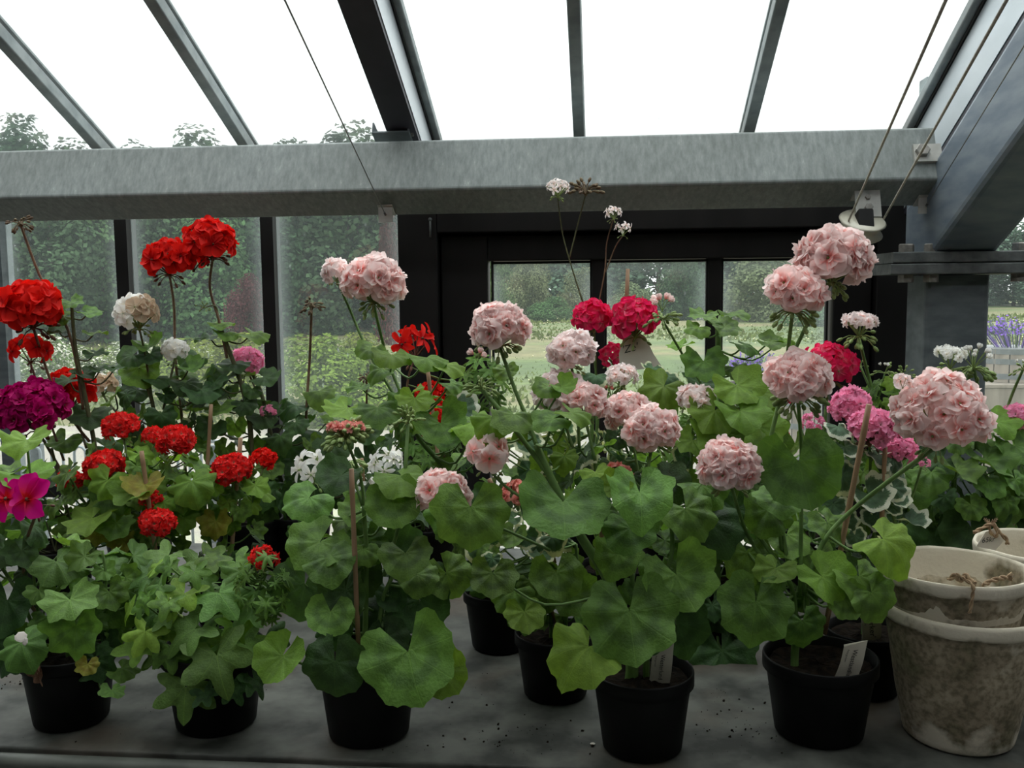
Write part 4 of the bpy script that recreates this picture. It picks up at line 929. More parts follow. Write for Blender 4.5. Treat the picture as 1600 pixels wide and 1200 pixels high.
for a in ((985, 965, 80, 26, 4, 'z', -.10), (915, 1015, 60, 48, -40, 'b', -.10), (880, 790, 76, 56, 0, 'z', -.09, 'kidney', 10), (735, 800, 62, 20, 0, 'z', -.10), (1000, 775, 60, 52, 0, 'z', -.07), (985, 830, 46, 40, 0, 'z', -.05), (1060, 905, 62, 30, 20, 'z', -.06), (1000, 1000, 36, 30, 0, 'd', -.06), (965, 870, 40, 40, -20, 'z', -.02), (1075, 800, 52, 30, 30, 'z', .0), (1110, 820, 60, 30, 30, 'd', .04), (1060, 980, 50, 30, 20, 'd', .02), (800, 650, 40, 62, -20, 'z', -.04), (770, 655, 34, 50, 0, 'b', -.02), (860, 655, 34, 62, -60, 'z', -.06), (895, 645, 34, 60, 60, 'b', -.06), (855, 605, 24, 60, -40, 'z', -.02), (880, 605, 24, 60, 50, 'b', -.02), (790, 580, 20, 40, 0, 'z', .1), (882, 715, 24, 40, 0, 'b', .02), (930, 740, 26, 60, 0, 'b', .0), (900, 780, 22, 60, -20, 'b', .02), (945, 800, 30, 50, 0, 'z', .02), (770, 900, 40, 30, 0, 'z', .05), (1040, 755, 40, 50, 30, 'd', .06), (960, 760, 30, 30, -60, 'b', -.05), (1100, 760, 44, 40, 40, 'z', .05)): s.leaf(*a)
h = bud_head(s.root, 923, 798, 14, s.Y-.04, 16); s.stalk([(935, 850)], h, 3)
s.clump(1020, 880, 95, 90, 16, 36, dy=.06, mats='zzd'); s.clump(830, 680, 80, 40, 10, 28, dy=.05, mats='bz'); s.clump(960, 730, 90, 40, 12, 24, dy=.12, mats='zd'); s.done()
cane((932, 790), (960, 940), 8, 'bamboo stick behind the thick stem of the front middle plant', s.Y+.02)
# --- variegated centre back
s = Plant('potted_geranium', 'cream-edged variegated geranium standing behind the middle of the bench', 960, 985, 118, 115, mats='v', smat='stem')
s.stem([(950, 880), (935, 760), (925, 660), (950, 600)], 8); s.stem([(980, 880), (1030, 700), (1050, 620)], 7)
h = flower_head(s.root, 972, 588, 28, 'pale', 'frill', s.Y-.04, 11, 6, flat=.7); s.stalk([(985, 720), (962, 640)], h, 5)
h = bud_head(s.root, 955, 612, 20, s.Y-.05, 18, 'bud', 'salmon', 3); s.stalk([(965, 680)], h, 4)
for a in ((1060, 622, 34, 60, 60, 'v'), (1042, 590, 26, 66, 40, 'v'), (1020, 575, 22, 66, -20, 'v'), (930, 588, 26, 60, -20, 'v'), (920, 600, 22, 50, -60, 'v'), (910, 705, 28, 50, 0, 'v'), (905, 730, 26, 50, 40, 'v'), (830, 690, 26, 60, -20, 'v'), (860, 720, 30, 76, 30, 'v')): s.leaf(*a)
s.clump(890, 720, 90, 50, 26, 24, mats='v'); s.clump(830, 690, 80, 40, 14, 24, mats='v', dy=-.05); s.clump(1010, 690, 70, 60, 12, 24, mats='vd'); s.done()
# --- hot pink centre
s = Plant('potted_geranium', 'hot pink geranium before the middle door pane carrying a card tag', 925, 912, 108, 116, mats='dz')
s.stem([(935, 820), (932, 700), (935, 640)], 7)
h = flower_head(s.root, 926, 496, 36, 'hot', 'single', s.Y-.02, 17, 4, flat=.85, fsize=.5); s.stalk([(933, 700), (931, 580)], h, 5)
h = flower_head(s.root, 990, 500, 44, 'hot', 'single', s.Y-.06, 20, 4, flat=.9, fsize=.48); s.stalk([(950, 720), (965, 610), (982, 555)], h, 5)
h = flower_head(s.root, 958, 556, 26, 'hot', 'single', s.Y+.0, 10, 3, flat=.9); s.stalk([(945, 640)], h, 4)
s.clump(940, 780, 70, 60, 12, 26, mats='d'); s.done()
HP = s
cane((981, 420), (968, 760), 6, 'tall bamboo stick rising before the middle door pane', s.Y+.03)
# --- scented with tiny pink flowers
s = Plant('potted_pelargonium', 'wiry plant with tiny lilac-pink flowers on very tall thin stalks before the beam', 1045, 900, 104, 117, cat='pelargonium', lk='fern', mats='zi', smat='darkstem')
s.stem([(1010, 800), (960, 680), (935, 600), (918, 500), (905, 455)], 4, 3); s.stem([(1050, 800), (1060, 700)], 4)
h = flower_head(s.root, 872, 293, 24, 'pale', 'star', s.Y-.05, 14, 6, flat=.6, fsize=.34); s.stalk([(905, 455), (888, 400), (878, 360)], h, 2.6, 'darkstem')
h = bud_head(s.root, 915, 292, 26, s.Y-.05, 22, 'dry', None, 0, .1, 1.3); s.stalk([(890, 402), (903, 350)], h, 2.6, 'darkstem')
h = flower_head(s.root, 958, 332, 17, 'pale', 'star', s.Y-.05, 7, 5, flat=.6, fsize=.5); s.stalk([(925, 520), (944, 430), (948, 380)], h, 2.6, 'redstem')
h = flower_head(s.root, 974, 357, 18, 'pale', 'star', s.Y-.05, 4, 2, flat=.5, fsize=.5); s.stalk([(946, 425), (962, 385)], h, 2.4, 'redstem')
s.clump(1060, 650, 60, 40, 30, 16, mats='iz'); s.clump(1040, 730, 60, 60, 20, 18, mats='zd'); s.done()
# --- P8 upright bright plant
s = Plant('potted_geranium', 'upright bright green geranium before the right door panes with a pale bud spray', 1118, 1010, 124, 118, mats='bzz', lk='ruffle')
s.stem([(1120, 900), (1122, 760), (1128, 640), (1123, 560), (1122, 505)], 13, 9)
h = bud_head(s.root, 1035, 488, 26, s.Y-.10, 26, 'bud', None, 0, -.3, .7); s.stalk([(1130, 720), (1105, 620), (1070, 560)], h, 5)
flower_head(s.root, 1035, 474, 20, 'blush', 'cup', s.Y-.10, 5, 0, fsize=.62, flat=.5, spread=1.3)
h = flower_head(s.root, 1088, 624, 32, 'pale', 'double', s.Y-.08, 9, 7, flat=.75); s.stalk([(1080, 740), (1082, 680)], h, 6)
h = flower_head(s.root, 1186, 645, 22, 'pale', 'double', s.Y+.02, 5, 3, flat=.75, fsize=.6); s.stalk([(1160, 720)], h, 4)
for a in ((1098, 492, 24, 72, -40, 'z'), (1148, 492, 26, 70, 40, 'z'), (1122, 500, 24, 60, 0, 'z', .03), (1135, 512, 26, 60, 30, 'z', -.05), (1090, 512, 22, 70, -40, 'z', -.03), (1062, 540, 24, 72, -60, 'b'), (1100, 568, 36, 40, 0, 'z', -.05), (1165, 540, 26, 68, 40, 'z', -.03), (1205, 535, 26, 66, 70, 'z', -.02), (1225, 530, 20, 60, 80, 'b', 0), (1150, 575, 24, 60, 30, 'z', -.02), (1035, 605, 40, 50, -40, 'b', .02), (1095, 600, 32, 50, 0, 'd', .03), (1155, 605, 42, 50, 30, 'b', -.1), (1192, 615, 40, 50, 50, 'b', -.08), (1115, 645, 42, 40, -30, 'b', -.12), (1160, 645, 46, 56, 20, 'b', -.14), (1130, 680, 52, 50, 0, 'b', -.12), (1190, 670, 44, 40, 40, 'b', -.12), (1130, 1025, 62, 25, 10, 'd', -.13), (1080, 690, 30, 50, -40, 'b', -.02), (1200, 690, 40, 30, 30, 'z', -.1)): s.leaf(*a)
s.clump(1130, 740, 75, 70, 26, 34, mats='zdb'); s.clump(1120, 640, 70, 60, 10, 30, mats='bz', dy=.05); s.clump(1130, 850, 70, 70, 14, 34, mats='dz', dy=.03); s.clump(1110, 960, 60, 50, 10, 36, mats='d', dy=-.08); s.done()
# --- P7 front right
s = Plant('potted_geranium', 'front right pot with big clear pink heads on long bare stalks', 1278, 1175, 186, 119, lk='zonal', mats='zbz', hf=.72)
s.stem([(1240, 1020), (1240, 930), (1215, 880), (1180, 830)], 10, 6); s.stem([(1245, 1010), (1262, 950), (1250, 900)], 9, 7)
h = flower_head(s.root, 1303, 404, 62, 'blush', 'double', s.Y-.04, 19, 16, flat=.75, budR=.5); s.stalk([(1235, 900), (1205, 720), (1215, 640), (1245, 540)], h, 8)
h = flower_head(s.root, 1241, 456, 49, 'blush', 'double', s.Y-.08, 14, 18, flat=.75, budR=.75); s.stalk([(1222, 860), (1205, 700), (1224, 600)], h, 8)
h = flower_head(s.root, 1248, 590, 54, 'blush', 'double', s.Y-.12, 13, 22, flat=.7, budR=.7); s.stalk([(1250, 930), (1252, 800), (1252, 700)], h, 8)
h = flower_head(s.root, 1468, 650, 80, 'blush', 'double', s.Y-.08, 26, 5, flat=.82, fsize=.36, budR=.4); s.stalk([(1255, 930), (1285, 850), (1340, 790)], h, 9)
flower_head(s.root, 1412, 597, 16, 'pale', 'single', s.Y-.08, 4, 0, flat=.7, fsize=.8)
h = flower_head(s.root, 1140, 730, 50, 'blush', 'double', s.Y-.10, 17, 5, flat=.95); s.stalk([(1215, 900), (1170, 840)], h, 7)
for a in ((1250, 730, 76, 14, 10, 'z', -.10, 'kidney', -15), (1195, 708, 40, 10, -30, 'z', -.08), (1180, 950, 64, 18, -10, 'z', -.10), (1385, 845, 50, 56, 40, 'b', -.06), (1345, 905, 44, 40, 20, 'z', -.06), (1365, 930, 40, 30, 30, 'z', -.08), (1290, 905, 48, 45, 40, 'b', -.06), (1210, 890, 36, 50, -40, 'b', -.06), (1255, 975, 36, 20, 10, 'z', -.05), (1280, 870, 40, 50, 0, 'z', .02), (1230, 840, 44, 40, 0, 'z', .02), (1200, 800, 44, 35, -20, 'z', .0), (1170, 870, 50, 20, 0, 'z', .03), (1215, 780, 40, 60, -10, 'z', -.05), (1320, 940, 34, 30, 20, 'z', -.07), (1295, 820, 36, 40, 20, 'z', .02), (1150, 800, 40, 20, 0, 'd', .05)): s.leaf(*a)
s.clump(1240, 870, 85, 80, 22, 34, dy=.06, mats='zdz'); s.done()
P7 = s
cane((1358, 632), (1288, 990), 9, 'long dark bamboo stick leaning in the front right pot', s.Y+.0, s.Y+.03)
# --- P12 variegated candy pink
s = Plant('potted_geranium', 'silver-edged geranium with candy pink frilled heads behind the front right pot', 1352, 1098, 132, 120, mats='w')
s.stem([(1350, 960), (1350, 850), (1345, 760)], 9); s.stem([(1370, 960), (1400, 850), (1390, 780)], 9)
for x, y, r_, n, dy in ((1330, 640, 38, 22, .04), (1362, 672, 40, 22, -.03), (1400, 705, 36, 20, .03), (1270, 662, 22, 8, .02), (1441, 722, 14, 6, -.02)):
    h = flower_head(s.root, x, y, r_, 'mpink', 'frill', s.Y+dy, n, 6, flat=.95, fsize=.4, bc='budred' if n > 18 else 'bud'); s.stalk([(x*.4+1350*.6, y+130), (x*.8+1350*.2, y+60)], h, 5)
for a in ((1310, 668, 26, 60, 0, 'w', -.05), (1322, 700, 26, 50, 20, 'w', -.05), (1318, 745, 30, 20, 30, 'w', -.06), (1360, 775, 36, 45, 30, 'w', -.05), (1400, 780, 26, 60, 60, 'w', -.02), (1300, 790, 26, 30, -30, 'w', -.03), (1425, 815, 30, 76, 60, 'w', -.02), (1350, 740, 28, 50, 0, 'b', .03), (1395, 793, 18, 40, 0, 'w', -.03), (1320, 815, 26, 30, 0, 'w', -.02)): s.leaf(*a)
s.clump(1345, 770, 75, 80, 40, 24, mats='wwwz'); s.clump(1350, 870, 70, 60, 22, 24, mats='wd'); s.done()
P12 = s
cane((1383, 698), (1377, 830), 7, 'light bamboo stick among the silver-edged leaves', s.Y-.04)
# --- right back hot pink + small whites
s = Plant('potted_geranium', 'hot pink geranium low in front of the right door jamb', 1268, 935, 116, 121, mats='dz')
s.stem([(1270, 840), (1285, 720), (1290, 640)], 7)
h = flower_head(s.root, 1296, 570, 48, 'hot', 'single', s.Y-.05, 26, 6, flat=.75, fsize=.38); s.stalk([(1288, 680), (1292, 620)], h, 6)
h = flower_head(s.root, 1214, 682, 22, 'hot', 'single', s.Y-.02, 9, 3, flat=.8); s.stalk([(1240, 740)], h, 4)
h = flower_head(s.root, 1238, 622, 14, 'hot', 'single', s.Y-.02, 5, 2, flat=.8); s.stalk([(1262, 700)], h, 4)
s.clump(1270, 740, 70, 70, 20, 26, mats='dz'); s.clump(1200, 750, 60, 70, 10, 26, mats='d'); s.done()
s = Plant('potted_geranium', 'small-flowered blush geranium on a bare stalk before the steel column', 1412, 945, 118, 122, mats='zb', lk='small')
s.stem([(1405, 850), (1395, 740), (1372, 630)], 7, 5); s.stem([(1420, 850), (1440, 760)], 7)
h = flower_head(s.root, 1343, 506, 34, 'pale', 'frill', s.Y-.05, 12, 16, flat=.45, fsize=.34, budR=.85, spread=1.3); s.stalk([(1372, 640), (1355, 580)], h, 6)
h = bud_head(s.root, 1383, 575, 18, s.Y, 10, 'bud', 'white', 4); s.stalk([(1368, 640)], h, 3)
h = bud_head(s.root, 1412, 582, 16, s.Y, 14, 'bud', None, 0, 0, 1.3); s.stalk([(1420, 640), (1425, 612)], h, 4)
h = bud_head(s.root, 1345, 568, 12, s.Y+.02, 10, 'bud', None, 0, 0, 1.3); s.stalk([(1365, 620)], h, 4)
s.clump(1400, 620, 50, 30, 26, 17, mats='zb'); s.clump(1400, 700, 50, 60, 20, 22, mats='dz', kind='ruffle'); s.clump(1420, 800, 60, 60, 12, 30, mats='d', kind='zonal'); s.done()
s = Plant('potted_geranium', 'large dark-leaved geranium behind the clay pots with twin white bud heads', 1500, 985, 128, 123, mats='zd', lk='ruffle')
s.stem([(1500, 860), (1490, 760), (1500, 700)], 10); s.stem([(1530, 860), (1550, 760)], 8)
h = flower_head(s.root, 1487, 558, 32, 'white', 'frill', s.Y-.04, 9, 18, flat=.45, fsize=.32, budR=.9, spread=1.3); s.stalk([(1490, 700), (1488, 620)], h, 6)
h = flower_head(s.root, 1523, 558, 30, 'white', 'cup', s.Y-.06, 9, 30, flat=.5, fsize=.30, budR=.95, spread=1.3); s.stalk([(1525, 700), (1530, 620)], h, 6)
for a in ((1455, 740, 34, 60, -20, 'z', -.08), (1498, 735, 38, 60, 20, 'z', -.08), (1435, 760, 40, 30, 0, 'z', -.02), (1400, 750, 32, 25, 0, 'z', .05), (1460, 850, 60, 22, 0, 'd', -.04), (1520, 830, 56, 25, 10, 'd', -.05), (1500, 880, 60, 40, 0, 'd', -.06), (1550, 800, 46, 40, 30, 'z', -.02), (1545, 720, 44, 55, 30, 'z', -.03), (1560, 660, 36, 60, 20, 'b', .02), (1590, 700, 40, 50, 20, 'z', .0), (1520, 690, 34, 60, 0, 'z', .04)): s.leaf(*a)
s.clump(1510, 740, 90, 70, 28, 36, mats='zd'); s.clump(1500, 840, 90, 50, 14, 40, mats='d'); s.done()
s = Plant('potted_geranium', 'geranium at the right edge with small deep pink clusters', 1625, 960, 124, 124, mats='zd', lk='ruffle')
s.stem([(1615, 850), (1600, 740), (1605, 680)], 9)
h = flower_head(s.root, 1592, 655, 30, 'mpink', 'frill', s.Y-.05, 14, 8, flat=.9, bc='budred'); s.stalk([(1600, 720)], h, 5)
h = bud_head(s.root, 1599, 570, 18, s.Y-.03, 12, 'bud', 'white', 3); s.stalk([(1560, 680), (1580, 620)], h, 5)
for a in ((1590, 720, 44, 50, 0, 'z'), (1575, 760, 42, 50, -20, 'd'), (1570, 805, 30, 40, 0, 'z', -.08), (1620, 700, 40, 50, 20, 'z')): s.leaf(*a)
s.clump(1610, 760, 80, 80, 22, 34, mats='zd'); s.done()
cane((1583, 788), (1581, 850), 7, 'short bamboo stick above the right clay pot', s.Y-.12)

# ------------------------------------------------------------------ plant labels
def bent_tag(a, b, w, label, text, small=None, side=1, mat='tag', sz=.0052, lean=None, group='plastic plant labels'):
    """flexible plastic strip from foot a up to tip b (world points), bowed, with printing running along it"""
    t = thing('plant_label', a, label, 'plant label', group)
    ax = (b-a); ln = ax.length; ax.normalize(); X = lean or RT; X = (X - ax*X.dot(ax)).normalized(); nrm = X.cross(ax).normalized()
    if nrm.dot(CAM-a) < 0: nrm = -nrm
    mb = MB(); n = 8; th = .0006
    bow = lambda q: nrm*(math.sin(q*math.pi)*ln*.08)
    for sgn in (1, -1):
        for i in range(n+1):
            q = i/n
            for j in (-1, 1):
                top = (.10*ln*j if q == 1 else 0)
                mb.v.append(a + ax*(ln*q+top) + X*(j*w/2) + bow(q) + nrm*(th*sgn))
    for i in range(n):
        mb.f.append((2*i, 2*i+1, 2*i+3, 2*i+2)); k = 2*(n+1); mb.f.append((k+2*i, k+2*i+2, k+2*i+3, k+2*i+1))
        mb.f.append((2*i, 2*i+2, k+2*i+2, k+2*i)); mb.f.append((2*i+1, k+2*i+1, k+2*i+3, 2*i+3))
    mb.f.append((2*n, 2*n+1, k+2*n+1, k+2*n))
    mb.build('strip', M[mat], t)
    for tx, size, off, q0 in ([(text, sz, .0, .88)] if text else []) + ([(small, sz*.42, w*.32, .85)] if small else []):
        cu = bpy.data.curves.new('lettering', 'FONT'); cu.body = tx; cu.size = size; cu.align_y = 'CENTER'
        dx = -ax; dy_ = nrm.cross(dx)
        loc = a + ax*(ln*q0) - X*off + nrm*(ln*.08+th+.0006)
        text_mesh(cu, 'lettering', t, axes_m(loc - wloc(t), dx, dy_, nrm), M['ink'])
def tagpx(p0, p1, Y0, Y1, wpx, *a, **k):
    A = PY(p0[0], p0[1], Y0); B = PY(p1[0], p1[1], Y1); bent_tag(A, B, wpx*ppm(A), *a, **k)
yP6 = POTS[[q[3] for q in POTS].index('potted_geranium')][1]
tagpx((1028, 1078), (1036, 1010), 1.30, 1.285, 32, 'cream plastic label in the front middle pot', 'Westerlund', 'Pelargonium', sz=.0085)
tagpx((1320, 1062), (1337, 1004), 1.325, 1.315, 34, 'cream plastic label tilting over the soil of the front right pot', "Westlandia'", 'Pelargonium', sz=.0095)
tagpx((1362, 1000), (1357, 940), P12.base.y-P12.R*.8, P12.base.y-P12.R*.86, 30, 'pale plastic label half hidden by leaves beside the stacked clay pots', "rs Parker'", 'Pelargonium', sz=.0125)
tagpx((824, 1000), (812, 958), 1.52, 1.51, 20, 'pale label leaning on the rim of the second row pot', '', None)
tagpx((318, 880), (362, 862), 1.74, 1.74, 12, 'small white label lying at the foot of the tall bamboo stick', '', None)
# card tag among the hot pink flowers
A = PY(997, 553, HP.Y-.04)
t = thing('card_tag', A, 'handwritten grey card tag hanging under the hot pink heads', 'tag')
k = ppm(A); mb = MB(); o2 = [(-31, -24), (-20, 28), (22, 30), (38, -14), (10, -22)]
o2 = [(-28, -27), (-30, 0), (-24, 22), (-8, 40), (12, 26), (24, 0), (36, -18), (6, -24)]
n = len(o2)
for s_ in (1, -1): mb.v += [A + RT*(x*k) + UP*(y*k) - FW*(.0006*s_) for x, y in o2]
mb.f.append(tuple(range(n))[::-1]); mb.f.append(tuple(range(n, 2*n)))
for i in range(n): mb.f.append((i, (i+1) % n, n+(i+1) % n, n+i))
mb.build('card', M['paper'], t)
cu = bpy.data.curves.new('handwriting', 'FONT'); cu.body = "'Ze'"; cu.size = 14*k*1.2; cu.shear = .3
text_mesh(cu, 'handwriting', t, axes_m(RT*(-25*k) + UP*(0*k) - FW*.0013, (RT+UP*.25).normalized(), (UP-RT*.25).normalized(), -FW), M['ink'])

# ------------------------------------------------------------------ clay pots
def clay_pot(name, c, R, rb, H, label, seed, tilt=0, seg=64, rimh=.022, group='old clay pots'):
    """thick-walled handmade clay pot, c = centre of its foot"""
    r = random.Random(seed); t = thing(name, tuple(c), label, 'clay pot', group); mb = MB()
    th = R*.055; n = 22; prof = [(.0001, 0, .5), (rb*.93, 0, .5), (rb, .004, .5)]
    zr = H-rimh
    for i in range(1, n): q = i/n; prof.append((rb + (R*.945-rb)*q**.9, .004 + (zr-.004)*q, .36*(1-q)**3+.22))
    prof += [(R*.955, zr, .3), (R*.98, zr+.002, .5), (R*.99, zr+.006, .62), (R*1.0, H-.005, .72), (R*.99, H, .8), (R*.965, H+.0005, .8), (R*.945, H-.004, .75), (R*.93, H-.02, .62), (R*.88, H*.72, .58), (rb*.9, .02, .5), (.0001, .015, .5)]
    mb.lathe([(a, z, w) for a, z, w in prof], c, seg, att=True)
    for i, v in enumerate(mb.v):
        d = v-V(c); q = noise.noise(V((d.x*40+seed, d.y*40, d.z*30)))*.0013*(.5+d.z/H); e = V((d.x, d.y, 0))
        if e.length > .01: mb.v[i] = v + e.normalized()*q + V((0, 0, q*.6))
    if tilt:
        Rm = Matrix.Rotation(tilt, 3, V((1, 0, 0))); mb.v = [V(c) + Rm @ (v-V(c)) for v in mb.v]
    mb.build('pot_body', M['clay'], t, True, attn='wash'); return t
pb = PZ(1494, 1184, BENCH); kk = ppm(pb); rb = 84*kk; Rl = 124*kk
c0 = V((pb.x*(pb.y+rb)/pb.y, pb.y+rb*.98, BENCH+.0006)); zrim = PY(1494, 983, c0.y-Rl).z
Hl = zrim - BENCH
clay_pot('clay_pot', c0, Rl, rb, Hl, 'big mossy whitewashed clay pot, lower one of the nested pair at right', 5)
ku = ppm(PY(1490, 885, c0.y)); Ru = 114*ku; zu = PY(1490, 884, c0.y).z
Hu = Hl*.98; c1 = V((PY(1490, 885, c0.y).x, c0.y+.002, zu-Hu)); 
Rin = Rl*.80
up_t = clay_pot('clay_pot', c1, Ru, rb*.80, Hu, 'whitewashed clay pot nested inside the bigger clay pot, twine over its rim', 9, rimh=.020)
# twine over the nested pot's rim
t = thing('twine', V((c1.x, c1.y-Ru, zu)), 'brown jute twine knotted over the front rim of the nested clay pot', 'twine')
def rope_mesh(mb, pts, r, tw=26, strands=2):
    P = Plant.curve(None, [V(p) for p in pts], 8)
    for s0 in range(strands):
        Q = []
        for i, p in enumerate(P):
            tt = (P[min(i+1, len(P)-1)]-P[max(i-1, 0)]).normalized(); u = tt.cross(V((0, 1, .2))).normalized(); w = tt.cross(u); a = i*tw/len(P)*1.0+s0*2*math.pi/strands
            Q.append(p + (u*math.cos(a)+w*math.sin(a))*r*.55)
        mb.tube(Q, r*.6, 5)
zr_ = zu
def Tn(px, py, dy=0): return PY(px, py, c1.y-Ru+dy)
mb = MB(); rope_mesh(mb, [Tn(1482, 905, .03), Tn(1495, 898, .012), Tn(1508, 906, .004), Tn(1520, 915, -.004), Tn(1519, 935, -.005), Tn(1515, 958, -.003)], .0024); mb.build('strand', M['twine'], t, True)
mb = MB(); rope_mesh(mb, [Tn(1486, 906, .02), Tn(1492, 898, .015), Tn(1500, 907, .012), Tn(1508, 899, .010), Tn(1518, 908, .004), Tn(1524, 912, 0)], .0034, 20); mb.build('knot', M['twine'], t, True)
mb = MB(); rope_mesh(mb, [Tn(1536, 914, .006), Tn(1548, 908, .014), Tn(1563, 904, .018), Tn(1572, 902, .02)], .0034, 12)
for k in range(8): mb.tube([Tn(1570, 903, .02), Tn(1581+k % 3, 894+k*2, .022)], [.0012, .0009], 4)
mb.build('frayed_end', M['twine'], t, True)
# pot at the right edge
pc2 = PZ(1654, 1118, BENCH); k2 = ppm(pc2); R2 = 108*k2; rb2 = R2*.7
c2 = V((pc2.x, pc2.y+rb2*.3+.04, BENCH+.0006)); zt = PY(1640, 852, c2.y).z
if math.hypot(c2.x-c0.x, c2.y-c0.y) < Rl+R2: c2.x = c0.x + math.sqrt(max(0, (Rl+R2+.002)**2-(c2.y-c0.y)**2))
clay_pot('clay_pot', c2, R2, rb2, zt-BENCH, 'clay pot cut off by the right edge with a price tag on twine', 14)
A = PY(1545, 836, c0.y+.06)
t = thing('price_tag', A, 'small cream price tag tied with jute twine behind the clay pot rim', 'tag')
k = ppm(A); mb = MB(); o2 = [(-20, -18), (-5, 5), (8, 10), (22, 4), (24, -8), (10, -24)]
for s_ in (1, -1): mb.v += [A + RT*(x*k) + UP*(y*k) - FW*(.0006*s_) for x, y in o2]
n = len(o2); mb.f.append(tuple(range(n))[::-1]); mb.f.append(tuple(range(n, 2*n)))
for i in range(n): mb.f.append((i, (i+1) % n, n+(i+1) % n, n+i))
mb.build('card', M['paper'], t)
cu = bpy.data.curves.new('price', 'FONT'); cu.body = '65kr'; cu.size = 11*k; cu.shear = .35
text_mesh(cu, 'price', t, axes_m(RT*(-12*k) - UP*(12*k) - FW*.0013, (RT+UP*.12).normalized(), (UP-RT*.12).normalized(), -FW), M['ink'])
def An(px, py, dy=-.006): return PY(px, py, A.y+dy)
mb = MB(); rope_mesh(mb, [An(1521, 832), An(1532, 827), An(1545, 820), An(1553, 820), An(1560, 830), An(1572, 842), An(1574, 850)], .003, 20)
rope_mesh(mb, [An(1545, 822), An(1548, 832), An(1556, 838), An(1558, 828), An(1550, 818)], .0026, 12)
for k_ in range(14): a_ = k_*.45; mb.tube([An(1548, 820), An(1548+14*math.cos(a_+2.2)*.8, 818-9*abs(math.sin(a_)))], [.0007, .0004], 3)
mb.build('twine_bow', M['twine'], t, True)

# ------------------------------------------------------------------ outside
GZ = -.1
def meadow():
    m, nt, out = nodes('meadow_ground')
    t = N(nt, 'ShaderNodeTexCoord'); mp = N(nt, 'ShaderNodeMapping'); mp.inputs['Scale'].default_value = (.35, 1, 1); L(nt, t.outputs['Object'], mp.inputs[0])
    n = N(nt, 'ShaderNodeTexNoise', Scale=.16, Detail=8); L(nt, mp.outputs[0], n.inputs['Vector'])
    n2 = N(nt, 'ShaderNodeTexNoise', Scale=3, Detail=8); L(nt, t.outputs['Object'], n2.inputs['Vector'])
    a = ramp(nt, n.outputs[0], [(.36, (.05, .08, .02)), (.47, (.08, .11, .03)), (.56, (.135, .12, .055)), (.66, (.085, .11, .032))]).outputs[0]
    b_ = ramp(nt, n2.outputs[0], [(.3, (.65, .65, .6)), (.7, (1.2, 1.2, 1.1))]).outputs[0]
    b = N(nt, 'ShaderNodeBsdfPrincipled', Roughness=.95); L(nt, mixc(nt, 1.0, a, b_, 'MULTIPLY'), b.inputs['Base Color']); L(nt, b.outputs[0], out.inputs[0]); return m
M['meadow'] = meadow()
mb = MB(); NX, NY = 60, 50
for j in range(NY+1):
    y = 2.9 + (j/NY)**2*180
    for i in range(NX+1):
        x = (i/NX-.5)*2*(6+y*1.1); z = GZ + (noise.noise(V((x*.07, y*.07, 0)))*.35*min(1, max(0, (y-9)/25)))
        mb.v.append(V((x, y, z - .002)))
for j in range(NY):
    for i in range(NX): a = j*(NX+1)+i; mb.f.append((a, a+1, a+NX+2, a+NX+1))
g = mb.build('meadow', M['meadow'], None, True); struct(g)
mb = MB(); mb.quad((-9, 2.83, GZ+.01), (1.0, 2.83, GZ+.01), (1.6, 9.6, GZ+.014), (-12, 10.5, GZ+.014)); struct(mb.build('gravel_path', M['gravel'], None))
def foliage_mat(name, c, trans=.3, dots=None, dens=.5):
    m, nt, out = nodes(name)
    t = N(nt, 'ShaderNodeTexCoord'); oi = N(nt, 'ShaderNodeObjectInfo'); geo = N(nt, 'ShaderNodeNewGeometry')
    n = N(nt, 'ShaderNodeTexNoise', Scale=.9, Detail=5); L(nt, t.outputs['Object'], n.inputs['Vector'])
    col = ramp(nt, n.outputs[0], [(.3, tuple(x*.6 for x in c)), (.7, tuple(min(1, x*1.35) for x in c))]).outputs[0]
    rv = mth(nt, 'ADD', mth(nt, 'MULTIPLY', geo.outputs['Random Per Island'], .7), .65)
    hsv = N(nt, 'ShaderNodeHueSaturation'); L(nt, rv, hsv.inputs['Value']); L(nt, mth(nt, 'ADD', mth(nt, 'MULTIPLY', oi.outputs['Random'], .04), .48), hsv.inputs['Hue']); L(nt, col, hsv.inputs['Color'])
    col = hsv.outputs[0]
    if dots:
        f = mth(nt, 'GREATER_THAN', geo.outputs['Random Per Island'], 1-dens); col = mixc(nt, f, col, dots)
    b = N(nt, 'ShaderNodeBsdfDiffuse'); L(nt, col, b.inputs[0]); tl = N(nt, 'ShaderNodeBsdfTranslucent'); L(nt, col, tl.inputs[0])
    mx = N(nt, 'ShaderNodeMixShader'); mx.inputs[0].default_value = trans; L(nt, b.outputs[0], mx.inputs[1]); L(nt, tl.outputs[0], mx.inputs[2]); L(nt, mx.outputs[0], out.inputs[0]); return m
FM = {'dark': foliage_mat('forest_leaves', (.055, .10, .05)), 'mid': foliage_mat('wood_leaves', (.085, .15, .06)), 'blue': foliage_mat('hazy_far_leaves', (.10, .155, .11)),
      'olive': foliage_mat('willow_leaves', (.14, .17, .09)), 'yel': foliage_mat('lime_shrub_leaves', (.155, .205, .04)), 'white': foliage_mat('white_flowering_shrub', (.16, .22, .07), .3, (.62, .61, .52), .3),
      'red': foliage_mat('copper_leaves', (.075, .028, .026)), 'lav': foliage_mat('lavender', (.10, .14, .09), .3, (.20, .10, .46), .55)}
